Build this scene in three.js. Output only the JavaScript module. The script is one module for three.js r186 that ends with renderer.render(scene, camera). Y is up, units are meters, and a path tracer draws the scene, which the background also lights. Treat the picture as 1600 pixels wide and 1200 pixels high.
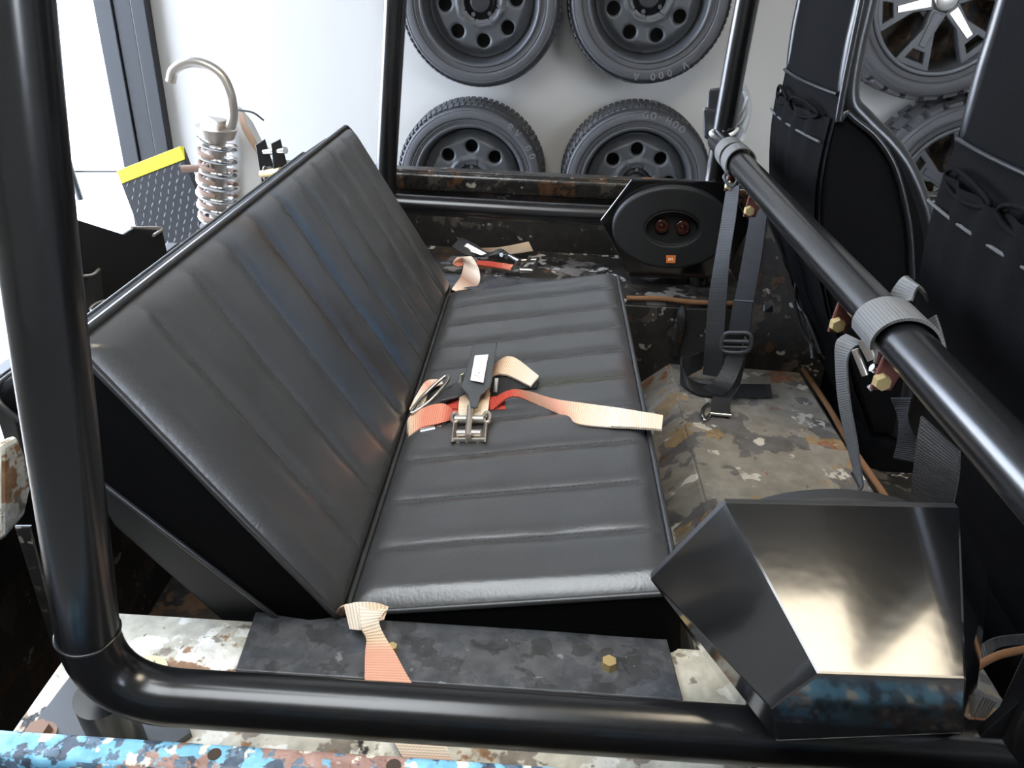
import * as THREE from 'three';
import { RoundedBoxGeometry } from 'three/addons/geometries/RoundedBoxGeometry.js';
import { ConvexGeometry } from 'three/addons/geometries/ConvexGeometry.js';
import { mergeGeometries, toCreasedNormals } from 'three/addons/utils/BufferGeometryUtils.js';
import { FontLoader } from 'three/addons/loaders/FontLoader.js';
import { TextGeometry } from 'three/addons/geometries/TextGeometry.js';
import { RectAreaLightUniformsLib } from 'three/addons/lights/RectAreaLightUniformsLib.js';

// ---------------------------------------------------------------- camera, sky, sun, lamps, exposure
const scene = new THREE.Scene();
const camera = new THREE.PerspectiveCamera(2 * Math.atan(600 / 1250) * 180 / Math.PI, 4 / 3, 0.02, 200);
camera.position.set(0, 1.6, 0);
camera.up.set(-0.0549,0.8829,-0.4664);
camera.lookAt(-0.0253,1.1318,-0.8833);
scene.add(camera);
const renderer = new THREE.WebGLRenderer({ antialias: true });
renderer.toneMapping = THREE.LinearToneMapping;
renderer.toneMappingExposure = 1.6;
renderer.shadowMap.enabled = true;
RectAreaLightUniformsLib.init();
const SKY = 13, SUN = 9.0, LAMP = 5.5, LAMP2 = 3.4;
{ // hazy bright day: white towards the horizon, pale blue overhead
  const w = 64, h = 32, d = new Float32Array(w * h * 4);
  for (let j = 0; j < h; j++) for (let i = 0; i < w; i++) {
    const e = Math.max(0, (j + 0.5) / h * 2 - 1), k = Math.pow(e, 0.55), o = (j * w + i) * 4;
    d[o] = 0.94 - 0.5 * k; d[o + 1] = 1.0 - 0.34 * k; d[o + 2] = 1.08 + 0.02 * k; d[o + 3] = 1;
  }
  const t = new THREE.DataTexture(d, w, h, THREE.RGBAFormat, THREE.FloatType);
  t.mapping = THREE.EquirectangularReflectionMapping; t.magFilter = THREE.LinearFilter; t.wrapS = THREE.RepeatWrapping; t.needsUpdate = true;
  scene.background = t; scene.backgroundIntensity = SKY;
}
const sun = new THREE.DirectionalLight(0xfff3e2, SUN);
sun.position.set(-5.2, 9.5, -6.5); sun.target.position.set(-2.2, 0, -2.5);
sun.castShadow = true; sun.shadow.mapSize.set(2048, 2048);
Object.assign(sun.shadow.camera, { left: -8, right: 8, top: 8, bottom: -8, near: 0.5, far: 30 });
scene.add(sun, sun.target);

// ---------------------------------------------------------------- helpers
const V = (a) => new THREE.Vector3(a[0], a[1], a[2]);
function rng(s) { return () => { s = (s + 0x6D2B79F5) | 0; let t = Math.imul(s ^ (s >>> 15), 1 | s); t = (t + Math.imul(t ^ (t >>> 7), 61 | t)) ^ t; return ((t ^ (t >>> 14)) >>> 0) / 4294967296; }; }
const used = {};
function numbered(n) { const k = used[n] = (used[n] ?? -1) + 1; return k ? n + '_' + String(k).padStart(3, '0') : n; }
function thing(name, label, category, group) {
  const g = new THREE.Group(); g.name = numbered(name); g.userData = { label, category };
  if (group) g.userData.group = group;
  scene.add(g); return g;
}
function part(name, geo, mat, parent, label) {
  if (Array.isArray(geo)) geo = join(geo);
  const m = new THREE.Mesh(geo, mat); m.name = name; m.castShadow = m.receiveShadow = true;
  if (label) m.userData.label = label;
  parent.add(m); return m;
}
function single(name, geo, mat, label, category, group) {
  const m = part(numbered(name), geo, mat, scene); m.userData = { label, category };
  if (group) m.userData.group = group; return m;
}
function struct(name, geo, mat) { const m = part(name, geo, mat, scene); m.userData.kind = 'structure'; return m; }
function join(list) {
  list = list.map((g) => { let q = g.index ? g.toNonIndexed() : g; if (!q.attributes.uv) boxUV(q); for (const k of Object.keys(q.attributes)) if (!['position', 'normal', 'uv', 'color'].includes(k)) q.deleteAttribute(k); return q; });
  return list.length > 1 ? mergeGeometries(list) : list[0];
}
function boxUV(g, s = 1) { // texture coordinates in metres, by the dominant direction of each face
  if (g.index) { const q = g.toNonIndexed(); g.index = null; g.attributes = q.attributes; }
  const p = g.attributes.position, n = g.attributes.normal, uv = new Float32Array(p.count * 2), a = new THREE.Vector3(), b = new THREE.Vector3(), c = new THREE.Vector3();
  for (let i = 0; i < p.count; i += 3) {
    a.fromBufferAttribute(p, i); b.fromBufferAttribute(p, i + 1); c.fromBufferAttribute(p, i + 2);
    const f = b.clone().sub(a).cross(c.clone().sub(a)), x = Math.abs(f.x), y = Math.abs(f.y), z = Math.abs(f.z);
    [a, b, c].forEach((v, k) => {
      const q = y >= x && y >= z ? [v.x, v.z] : x >= z ? [v.z, v.y] : [v.x, v.y];
      uv[(i + k) * 2] = q[0] * s; uv[(i + k) * 2 + 1] = q[1] * s;
    });
  }
  g.setAttribute('uv', new THREE.BufferAttribute(uv, 2)); return g;
}
function rbox(x0, x1, y0, y1, z0, z1, r = 0.003, seg = 2) {
  const w = x1 - x0, h = y1 - y0, d = z1 - z0; r = Math.min(r, w / 2.01, h / 2.01, d / 2.01);
  const g = new RoundedBoxGeometry(w, h, d, seg, r); g.translate((x0 + x1) / 2, (y0 + y1) / 2, (z0 + z1) / 2); return boxUV(g);
}
function box(x0, x1, y0, y1, z0, z1) { const g = new THREE.BoxGeometry(x1 - x0, y1 - y0, z1 - z0); g.translate((x0 + x1) / 2, (y0 + y1) / 2, (z0 + z1) / 2); return boxUV(g); }
function hull(pts, r = 0.003) { // convex block with rounded edges
  const q = [], d = [];
  for (let i = -1; i <= 1; i++) for (let j = -1; j <= 1; j++) for (let k = -1; k <= 1; k++) if (i || j || k) d.push(new THREE.Vector3(i, j, k).normalize());
  for (const p of pts) for (const e of d) q.push(V(p).addScaledVector(e, r));
  return boxUV(toCreasedNormals(new ConvexGeometry(q), 0.12));
}
// a sheet of given outline (points in one plane in space), thickness and holes given as [point, radius]
function plate(pts, t = 0.004, bevel = 0.0012, holes = []) {
  const o = V(pts[0]), ex = V(pts[1]).sub(o).normalize(); let ez = null;
  for (let i = 2; i < pts.length && !ez; i++) { const c = ex.clone().cross(V(pts[i]).sub(o)); if (c.length() > 1e-4) ez = c.normalize(); }
  const ey = ez.clone().cross(ex), f = (p) => { const q = V(p).sub(o); return new THREE.Vector2(q.dot(ex), q.dot(ey)); };
  const sh = new THREE.Shape(pts.map(f));
  for (const [p, r] of holes) { const c = f(p), h = new THREE.Path(); h.absarc(c.x, c.y, r, 0, 7, false); sh.holes.push(new THREE.Path(h.getSpacedPoints(20))); }
  const g = new THREE.ExtrudeGeometry(sh, { depth: t - 2 * bevel, bevelEnabled: true, bevelThickness: bevel, bevelSize: bevel, bevelOffset: -bevel, bevelSegments: 1, curveSegments: 8 });
  g.applyMatrix4(new THREE.Matrix4().makeBasis(ex, ey, ez).setPosition(o.clone().addScaledVector(ez, -t / 2)));
  return boxUV(g);
}
// sweep a round or flattened section along a list of points
function sweep(pts, r, { n = 12, radius = null, closed = false, caps = true, flat = 1, uvs = 1 } = {}) {
  const N = pts.length, R = (i) => (radius ? radius(i / (N - 1)) : r), pos = [], nor = [], uv = [], idx = [];
  const T = pts.map((p, i) => { const a = pts[closed ? (i - 1 + N) % N : Math.max(0, i - 1)], b = pts[closed ? (i + 1) % N : Math.min(N - 1, i + 1)]; return b.clone().sub(a).normalize(); });
  let u = Math.abs(T[0].y) > 0.9 ? new THREE.Vector3(1, 0, 0) : new THREE.Vector3(0, 1, 0), L = 0;
  const M = closed ? N + 1 : N;
  for (let i = 0; i < M; i++) {
    const k = i % N; u = u.clone().addScaledVector(T[k], -u.dot(T[k])).normalize(); const w = T[k].clone().cross(u);
    if (i) L += pts[k].distanceTo(pts[(i - 1) % N]);
    for (let j = 0; j <= n; j++) {
      const a = j / n * Math.PI * 2, c = Math.cos(a), s = Math.sin(a), d = u.clone().multiplyScalar(c * flat).addScaledVector(w, s), e = u.clone().multiplyScalar(c).addScaledVector(w, s * flat).normalize();
      const p = pts[k].clone().addScaledVector(d, R(k)); pos.push(p.x, p.y, p.z); nor.push(e.x, e.y, e.z); uv.push(j / n * Math.PI * 2 * R(k) * uvs, L * uvs);
    }
  }
  for (let i = 0; i < M - 1; i++) for (let j = 0; j < n; j++) { const a = i * (n + 1) + j, b = a + n + 1; idx.push(a, a + 1, b, b, a + 1, b + 1); }
  if (caps && !closed) for (const [k, s] of [[0, -1], [N - 1, 1]]) {
    const b = pos.length / 3, t = T[k].clone().multiplyScalar(s); pos.push(...pts[k]); nor.push(...t); uv.push(0, 0);
    for (let j = 0; j <= n; j++) { const q = k * (n + 1) + j; pos.push(pos[q * 3], pos[q * 3 + 1], pos[q * 3 + 2]); nor.push(...t); uv.push(0, 0); }
    for (let j = 0; j < n; j++) s > 0 ? idx.push(b, b + 1 + j, b + 2 + j) : idx.push(b, b + 2 + j, b + 1 + j);
  }
  const g = new THREE.BufferGeometry();
  g.setAttribute('position', new THREE.Float32BufferAttribute(pos, 3)); g.setAttribute('normal', new THREE.Float32BufferAttribute(nor, 3)); g.setAttribute('uv', new THREE.Float32BufferAttribute(uv, 2)); g.setIndex(idx);
  // wind outwards
  const A = V(pos), B = V(pos.slice(3)), Cc = V(pos.slice((n + 1) * 3)), f = B.sub(A).cross(Cc.sub(A));
  if (f.dot(V(nor)) < 0) { for (let i = 0; i < idx.length - (caps && !closed ? n * 6 : 0); i += 3) { const t = idx[i]; idx[i] = idx[i + 1]; idx[i + 1] = t; } g.setIndex(idx); }
  return g;
}
const spline = (pts, n = 40, closed = false, tension = 0.5) => { const c = new THREE.CatmullRomCurve3(pts.map((p) => (Array.isArray(p) ? V(p) : p)), closed, 'catmullrom', tension), q = c.getPoints(n); if (closed) q.pop(); return q; };
const tube = (pts, r, n = 40, o = {}) => sweep(spline(pts, n, o.closed), r, o);
const rod = (a, b, r, o = {}) => sweep([V(a), V(a).lerp(V(b), 0.5), V(b)], r, o);
function bent(pts, r, br, o = {}) { // straight runs joined by bends
  const P = pts.map(V), q = [P[0]];
  for (let i = 1; i < P.length - 1; i++) {
    const a = P[i].clone().lerp(P[i - 1], br / P[i].distanceTo(P[i - 1])), b = P[i].clone().lerp(P[i + 1], br / P[i].distanceTo(P[i + 1]));
    for (const p of new THREE.QuadraticBezierCurve3(a, P[i], b).getPoints(12)) q.push(p);
  }
  q.push(P[P.length - 1]); return sweep(q, r, o);
}
// a strap: pairs of edge points [left, right], optional dye colour per station
function ribbon(st, t = 0.0016, { n = 60, colors = null, tension = 0.5 } = {}) {
  const A = new THREE.CatmullRomCurve3(st.map((s) => V(s[0])), false, 'catmullrom', tension), B = new THREE.CatmullRomCurve3(st.map((s) => V(s[1])), false, 'catmullrom', tension);
  const pos = [], col = [], uv = [], idx = []; let L = 0, prev = null, pn = null;
  for (let i = 0; i <= n; i++) {
    const k = i / n, a = A.getPoint(k), b = B.getPoint(k), m = a.clone().lerp(b, 0.5), e = 1e-3;
    const tg = A.getPoint(Math.min(1, k + e)).add(B.getPoint(Math.min(1, k + e))).sub(A.getPoint(Math.max(0, k - e))).sub(B.getPoint(Math.max(0, k - e)));
    let nn = b.clone().sub(a).cross(tg).normalize(); if (pn && nn.dot(pn) < -0.3) nn.negate(); pn = nn;
    if (prev) L += prev.distanceTo(m); prev = m; const w = a.distanceTo(b);
    let c = [1, 1, 1];
    if (colors) { const f = k * (colors.length - 1), i0 = Math.min(colors.length - 2, Math.floor(f)), g = f - i0; c = colors[i0].map((x, j) => x * (1 - g) + colors[i0 + 1][j] * g); }
    const q = [[a, 1, 0], [a.clone().lerp(b, 0.5), 1, w / 2], [b, 1, w], [b, -1, w], [a.clone().lerp(b, 0.5), -1, w / 2], [a, -1, 0], [a, 1, 0]];
    for (const [p, s, x] of q) { const v = p.clone().addScaledVector(nn, s * t / 2); pos.push(v.x, v.y, v.z); uv.push(x, L); col.push(...c); }
  }
  for (let i = 0; i < n; i++) for (let j = 0; j < 6; j++) { const a = i * 7 + j, b = a + 7; idx.push(a, b, a + 1, b, b + 1, a + 1); }
  for (const r of [0, n]) { const b = r * 7; r ? idx.push(b, b + 1, b + 5, b + 1, b + 4, b + 5, b + 1, b + 2, b + 4, b + 2, b + 3, b + 4) : idx.push(b, b + 5, b + 1, b + 1, b + 5, b + 4, b + 1, b + 4, b + 2, b + 2, b + 4, b + 3); }
  const g = new THREE.BufferGeometry();
  g.setAttribute('position', new THREE.Float32BufferAttribute(pos, 3)); g.setAttribute('uv', new THREE.Float32BufferAttribute(uv, 2));
  if (colors) g.setAttribute('color', new THREE.Float32BufferAttribute(col, 3));
  g.setIndex(idx); const q = g.toNonIndexed(); q.computeVertexNormals(); return toCreasedNormals(q, 0.9);
}
function lathe(prof, n = 64) { return new THREE.LatheGeometry(prof.map((p) => new THREE.Vector2(p[0], p[1])), n); }
function hexBolt(at, up, r, h, washer = 0) { // bolt head standing on a surface
  const q = new THREE.Quaternion().setFromUnitVectors(new THREE.Vector3(0, 1, 0), V(up).normalize()), L = [];
  const a = new THREE.CylinderGeometry(r * 0.86, r, h, 6); a.translate(0, h / 2 + (washer ? 0.002 : 0), 0); L.push(toCreasedNormals(a, 0.4));
  if (washer) { const w = new THREE.CylinderGeometry(washer, washer, 0.002, 24); w.translate(0, 0.001, 0); L.push(w); }
  const g = join(L.map((x) => { x.deleteAttribute('uv'); return x; })); g.applyQuaternion(q); g.translate(...at); return boxUV(g);
}
function rebase() { // put each group's origin at the base of its thing
  for (const g of scene.children) if (g.isGroup && g.position.lengthSq() === 0) {
    g.updateMatrixWorld(true); const b = new THREE.Box3().setFromObject(g), c = new THREE.Vector3((b.min.x + b.max.x) / 2, b.min.y, (b.min.z + b.max.z) / 2);
    g.position.copy(c); for (const k of g.children) k.position.sub(c);
  }
}

// ---------------------------------------------------------------- procedural textures
function lattice(per, seed) { const r = rng(seed), a = new Float32Array(per * per); for (let i = 0; i < a.length; i++) a[i] = r(); return a; }
function vnoise(per, seed) {
  const L = lattice(per, seed);
  return (u, v) => {
    const x = u * per, y = v * per, i = Math.floor(x), j = Math.floor(y); let fx = x - i, fy = y - j; fx = fx * fx * (3 - 2 * fx); fy = fy * fy * (3 - 2 * fy);
    const m = (k) => ((k % per) + per) % per, a = L[m(j) * per + m(i)], b = L[m(j) * per + m(i + 1)], c = L[m(j + 1) * per + m(i)], d = L[m(j + 1) * per + m(i + 1)];
    return (a + (b - a) * fx) * (1 - fy) + (c + (d - c) * fx) * fy;
  };
}
function fbm(per, seed, oct = 4) { const f = []; for (let k = 0; k < oct; k++) f.push(vnoise(per << k, seed + k * 17)); return (u, v) => { let s = 0, a = 0.5, t = 0; for (const g of f) { s += a * g(u, v); t += a; a *= 0.55; } return s / t; }; }
function tex(size, metres, fn, srgb = false) { // fn(u, v) gives a grey height 0..1 or an sRGB colour; metres is the size of one repeat
  const d = new Uint8Array(size * size * 4);
  for (let j = 0; j < size; j++) for (let i = 0; i < size; i++) { let c = fn((i + 0.5) / size, (j + 0.5) / size); if (!Array.isArray(c)) c = [c, c, c]; const o = (j * size + i) * 4; for (let k = 0; k < 3; k++) d[o + k] = Math.max(0, Math.min(255, Math.round(c[k] * 255))); d[o + 3] = 255; }
  const t = new THREE.DataTexture(d, size, size); t.wrapS = t.wrapT = THREE.RepeatWrapping; t.magFilter = THREE.LinearFilter; t.minFilter = THREE.LinearMipmapLinearFilter; t.generateMipmaps = true;
  if (srgb) t.colorSpace = THREE.SRGBColorSpace; t.repeat.set(1 / metres, 1 / metres); t.needsUpdate = true; return t;
}
const mix = (a, b, t) => a.map((x, i) => x + (b[i] - x) * t), sm = (a, b, x) => { x = Math.max(0, Math.min(1, (x - a) / (b - a))); return x * x * (3 - 2 * x); };
// old paint: layers of [colour, threshold, coarse scale, seed], each flaking through the one before
function chipped(size, metres, base, layers, grain, seed) {
  const fs = layers.map((l) => [fbm(l[2], l[3], 5), l[0], l[1]]), g = fbm(32, seed, 3), g2 = fbm(40, seed + 50, 4);
  const at = (u, v) => { let c = base, h = 0.5; for (const [f, col, th] of fs) { const k = sm(th, th + 0.05, f(u, v) + 0.26 * (g2(u + th, v) - 0.5)); c = mix(c, col, k); h = h * (1 - k) + k * (h > 0.4 ? 0.2 : 0.6); } const n = (g(u, v) - 0.5) * grain; return [[c[0] + n, c[1] + n, c[2] + n], h + n]; };
  return { map: tex(size, metres, (u, v) => at(u, v)[0], true), bumpMap: tex(size, metres, (u, v) => at(u, v)[1]) };
}
const grainF = fbm(64, 5, 3), creaseF = fbm(9, 15, 4), wearF = fbm(5, 25, 4);
const vinylBump = tex(512, 0.16, (u, v) => 0.5 * grainF(u, v) + 0.35 * Math.abs(creaseF(u, v) - 0.5) * 2);
const vinylRough = tex(256, 0.5, (u, v) => [0, 0.25 + 0.18 * wearF(u, v), 0]);
const webBump = tex(64, 0.0128, (u, v) => 0.5 + 0.5 * Math.sin(v * Math.PI * 2 * 4 + Math.sin(u * Math.PI * 8) * 0.6));
const webMap = tex(64, 0.0128, (u, v) => { const s = 0.92 + 0.08 * Math.sin(v * Math.PI * 8 + Math.sin(u * Math.PI * 8) * 0.6); return [s, s, s]; }, true);
const std = (o) => new THREE.MeshStandardMaterial(o), phy = (o) => new THREE.MeshPhysicalMaterial(o), lin = (r, g, b) => new THREE.Color().setRGB(r, g, b);
const scratch = fbm(24, 91, 5), dust = fbm(48, 71, 3);
const M = {
  vinyl: phy({ color: lin(0.043, 0.044, 0.046), roughness: 1, roughnessMap: vinylRough, bumpMap: vinylBump, bumpScale: 0.0005, clearcoat: 0.5, clearcoatRoughness: 0.3 }),
  cord: phy({ color: lin(0.03, 0.031, 0.033), roughness: 0.35 }),
  leather: phy({ color: lin(0.0045, 0.0045, 0.0048), roughness: 0.8, specularIntensity: 0.07, bumpMap: vinylBump, bumpScale: 0.0006 }),
  leatherGloss: phy({ color: lin(0.01, 0.011, 0.013), roughness: 0.28 }),
  stitch: std({ color: lin(0.05, 0.05, 0.05), roughness: 0.8 }),
  cage: phy({ color: lin(0.0065, 0.0065, 0.0072), roughness: 0.26, clearcoat: 0.2, clearcoatRoughness: 0.16, bumpMap: tex(256, 0.4, (u, v) => dust(u, v) * 0.4 + 0.6 * scratch(u, v)), bumpScale: 0.0001 }),
  pod: phy({ color: lin(0.006, 0.006, 0.0066), roughness: 0.16, clearcoat: 1, clearcoatRoughness: 0.08, bumpMap: tex(256, 0.5, (u, v) => 0.5 * dust(u, v) + 0.5 * creaseF(u, v)), bumpScale: 0.0002 }),
  podMatte: std({ color: lin(0.012, 0.012, 0.0125), roughness: 0.55 }),
  blackSteel: std({ color: lin(0.011, 0.0105, 0.010), roughness: 0.5 }),
  darkSteel: std({ color: lin(0.03, 0.031, 0.034), roughness: 0.5 }),
  greyPlate: std({ color: lin(0.06, 0.065, 0.07), roughness: 0.45 }),
  steel: std({ color: lin(0.55, 0.53, 0.5), metalness: 1, roughness: 0.3 }),
  wornSteel: std({ color: lin(0.58, 0.53, 0.47), metalness: 0.85, roughness: 0.36 }),
  chrome: std({ color: lin(0.75, 0.75, 0.75), metalness: 1, roughness: 0.14 }),
  brassBolt: std({ color: lin(0.55, 0.42, 0.2), metalness: 0.7, roughness: 0.45 }),
  rustBolt: std({ color: lin(0.24, 0.15, 0.11), metalness: 0.3, roughness: 0.7 }),
  paleBolt: std({ color: lin(0.62, 0.58, 0.36), metalness: 0.3, roughness: 0.55 }),
  rust: std({ color: lin(0.16, 0.075, 0.03), roughness: 0.85 }),
  redBracket: std({ color: lin(0.09, 0.02, 0.012), roughness: 0.5 }),
  belt: std({ color: 0xffffff, vertexColors: true, roughness: 0.75, bumpMap: webBump, bumpScale: 0.00035, map: webMap }),
  greyWeb: std({ color: lin(0.145, 0.143, 0.137), roughness: 0.75, bumpMap: webBump, bumpScale: 0.0002, map: webMap }),
  blackWeb: std({ color: lin(0.014, 0.014, 0.015), roughness: 0.62, bumpMap: webBump, bumpScale: 0.0002, map: webMap }),
  ceiling: std({ color: lin(0.16, 0.155, 0.145), roughness: 0.9 }),
  wall: std({ color: lin(0.45, 0.435, 0.405), roughness: 0.9, bumpMap: tex(256, 0.8, fbm(8, 33, 5)), bumpScale: 0.002 }),
  concrete: std({ color: lin(0.32, 0.31, 0.29), roughness: 0.75, map: tex(256, 1.5, (u, v) => { const n = 0.8 + 0.25 * dust(u, v); return [n, n, n]; }, true) }),
  yard: std({ color: lin(0.62, 0.6, 0.56), roughness: 0.9 }),
  doorMetal: std({ color: lin(0.012, 0.0135, 0.0155), roughness: 0.5 }),
  rubber: std({ color: lin(0.05, 0.05, 0.053), roughness: 0.56, bumpMap: tex(256, 0.2, dust), bumpScale: 0.0005 }),
  rimBlack: std({ color: lin(0.045, 0.047, 0.05), roughness: 0.4 }),
  rimDark: std({ color: lin(0.006, 0.006, 0.007), roughness: 0.5 }),
  letter: std({ color: lin(0.1, 0.1, 0.1), roughness: 0.6 }),
  white: std({ color: lin(0.75, 0.75, 0.73), roughness: 0.6 }),
  yellow: std({ color: lin(0.8, 0.66, 0.02), roughness: 0.6 }),
  tread: std({ color: lin(0.018, 0.0185, 0.02), roughness: 0.5 }),
  treadBar: std({ color: lin(0.13, 0.13, 0.135), roughness: 0.4 }),
  film: phy({ color: lin(0.85, 0.87, 0.9), roughness: 0.2, transmission: 0.55, thickness: 0, side: THREE.DoubleSide }),
  clearRed: phy({ color: lin(0.035, 0.005, 0.003), roughness: 0.2, clearcoat: 1 }),
  cone: std({ color: lin(0.004, 0.004, 0.004), roughness: 0.7 }),
  grille: std({ color: lin(0.009, 0.0093, 0.01), roughness: 0.6 }),
};
const P_fenderNear = chipped(512, 0.35, [0.74, 0.73, 0.68], [[[0.5, 0.47, 0.43], 0.6, 9, 101], [[0.55, 0.42, 0.31], 0.62, 6, 111], [[0.86, 0.86, 0.83], 0.6, 10, 121], [[0.16, 0.15, 0.14], 0.68, 9, 131]], 0.22, 7);
const P_black = chipped(512, 0.4, [0.13, 0.125, 0.12], [[[0.24, 0.22, 0.2], 0.62, 8, 201], [[0.26, 0.18, 0.12], 0.68, 6, 211], [[0.5, 0.48, 0.45], 0.74, 12, 221]], 0.1, 8);
const P_floor = chipped(1024, 0.62, [0.47, 0.45, 0.415], [[[0.34, 0.33, 0.325], 0.57, 11, 301], [[0.5, 0.42, 0.31], 0.62, 9, 311], [[0.46, 0.3, 0.21], 0.69, 10, 321], [[0.68, 0.66, 0.62], 0.65, 13, 331]], 0.14, 9);
const P_blue = chipped(512, 0.28, [0.42, 0.64, 0.75], [[[0.22, 0.27, 0.33], 0.55, 20, 401], [[0.55, 0.43, 0.39], 0.58, 7, 411], [[0.8, 0.78, 0.72], 0.66, 26, 421], [[0.3, 0.38, 0.45], 0.6, 30, 431]], 0.22, 10);
const P_rust = chipped(256, 0.4, [0.2, 0.16, 0.12], [[[0.3, 0.22, 0.14], 0.55, 6, 501], [[0.09, 0.08, 0.075], 0.55, 7, 511]], 0.08, 11);
const P_plank = chipped(512, 0.4, [0.24, 0.25, 0.27], [[[0.28, 0.285, 0.3], 0.5, 24, 601], [[0.2, 0.205, 0.215], 0.55, 18, 611], [[0.42, 0.43, 0.44], 0.78, 28, 621]], 0.14, 12);
const P_well = chipped(512, 0.45, [0.2, 0.19, 0.18], [[[0.42, 0.41, 0.4], 0.57, 7, 701], [[0.12, 0.115, 0.11], 0.56, 9, 711], [[0.34, 0.22, 0.13], 0.68, 8, 721], [[0.68, 0.67, 0.65], 0.7, 12, 731]], 0.12, 13);
Object.assign(M, {
  wellPaint: std({ ...P_well, bumpScale: 0.0012, roughness: 0.42 }),
  fenderNear: std({ ...P_fenderNear, bumpScale: 0.0012, roughness: 0.55 }), railBlack: std({ ...P_black, bumpScale: 0.0008, roughness: 0.22 }), bodyBlack: std({ ...P_black, bumpScale: 0.0008, roughness: 0.4 }),
  floorPaint: std({ ...P_floor, bumpScale: 0.003, roughness: 0.55 }), blueRail: std({ ...P_blue, bumpScale: 0.0015, roughness: 0.5 }),
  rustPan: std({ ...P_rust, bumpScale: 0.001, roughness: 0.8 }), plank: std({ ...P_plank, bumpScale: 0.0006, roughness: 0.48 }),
});

// ---------------------------------------------------------------- the garage
struct('floor', box(-3.4, 5.2, -0.1, 0, -4.1, 3.4), M.concrete);
struct('ceiling', box(-3.4, 5.2, 4.2, 4.32, -4.1, 3.4), M.ceiling);
struct('wall_back', [box(-2.07, 5.2, 0, 4.2, -4.1, -3.95), box(-3.4, -2.07, 2.9, 4.2, -4.1, -3.95)], M.wall);
struct('wall_right', box(5.0, 5.2, 0, 4.2, -3.95, 3.4), M.wall);
struct('wall_front', [box(-3.4, 3.2, 0, 4.2, 3.2, 3.4), box(4.9, 5.0, 0, 4.2, 3.2, 3.4), box(3.2, 4.9, 0, 1.2, 3.2, 3.4), box(3.2, 4.9, 3.4, 4.2, 3.2, 3.4)], M.wall);
struct('window_1', box(3.2, 4.9, 1.2, 3.4, 3.3, 3.31), phy({ color: 0xffffff, transmission: 1, roughness: 0.02, thickness: 0 }));
struct('wall_left', [box(-3.4, -3.2, 3.9, 4.2, -3.95, 3.2), box(-3.4, -3.2, 0, 3.9, -1.9, 3.2)], M.wall);
struct('ground', box(-22, -3.4, -0.16, -0.06, -16, 12), M.yard);
struct('ground_rear', box(-3.4, 8, -0.16, -0.06, -16, -4.1), M.yard);
struct('trim_1', [rbox(-2.07, -1.985, 0, 4.2, -3.97, -3.89, 0.006), rbox(-1.985, -1.9, 0, 4.2, -3.95, -3.9, 0.006), rbox(-1.9, -1.83, 0, 4.2, -3.95, -3.89, 0.006)], M.doorMetal);
struct('door_1', box(-3.15, -2.075, 0.03, 2.88, -4.0, -3.99), phy({ color: 0xffffff, transmission: 1, roughness: 0.02, thickness: 0 }));
{
  const t = thing('door_hardware', 'grey upright pull bar and thin dark rails on the bright glass door', 'door handle');
  const a = [-2.5018,0.9894,-3.97], b = [-2.4728,0.3639,-3.97];
  part('stile', rod([a[0] - 0.06, 2.86, a[2]], [b[0], 0.03, a[2]], 0.012, { n: 6 }), M.blackSteel, t);
  part('rail', rod([-2.6926,0.5577,-3.97], [-2.1269,0.5847,-3.97], 0.006, { n: 6 }), M.blackSteel, t);
  part('pull_bar', rod([-2.3823,0.7145,-3.94], [-2.3529,0.4381,-3.94], 0.016), M.doorMetal, t);
  part('standoff', rod([-2.3783,0.6618,-3.94], [-2.4054,0.6511,-3.985], 0.006), M.doorMetal, t); part('standoff', rod([-2.3594,0.4837,-3.94], [-2.3864,0.471,-3.985], 0.006), M.doorMetal, t);
}
// hanging light boxes: glowing diffuser with a light of the same size below it
for (const [x, z, w, d, glow, lamp, label] of [
  [0.84, -0.78, 0.66, 0.94, lin(1, 0.86, 0.64), LAMP, 'cream glowing light box hung from the ceiling above the front seats'],
  [-0.75, 0.05, 1.3, 1.9, lin(0.92, 0.97, 1), LAMP2, 'large cool white light box hung from the ceiling above the rear of the vehicle'],
]) {
  const t = thing('light_box', label, 'lamp');
  part('housing', rbox(x - w / 2 - 0.03, x + w / 2 + 0.03, 3.3, 3.38, z - d / 2 - 0.03, z + d / 2 + 0.03, 0.01), M.white, t);
  part('diffuser', rbox(x - w / 2, x + w / 2, 3.285, 3.302, z - d / 2, z + d / 2, 0.006), std({ color: 0xffffff, emissive: glow, emissiveIntensity: lamp }), t);
  for (const i of [-1, 1]) for (const k of [-1, 1]) part('suspension_rod', rod([x + i * w * 0.4, 3.36, z + k * d * 0.4], [x + i * w * 0.4, 4.2, z + k * d * 0.4], 0.006, { n: 8 }), M.steel, t);
  const l = new THREE.RectAreaLight(glow, lamp, w, d); l.position.set(x, 3.275, z); l.rotation.x = -Math.PI / 2; t.add(l);
}

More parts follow.
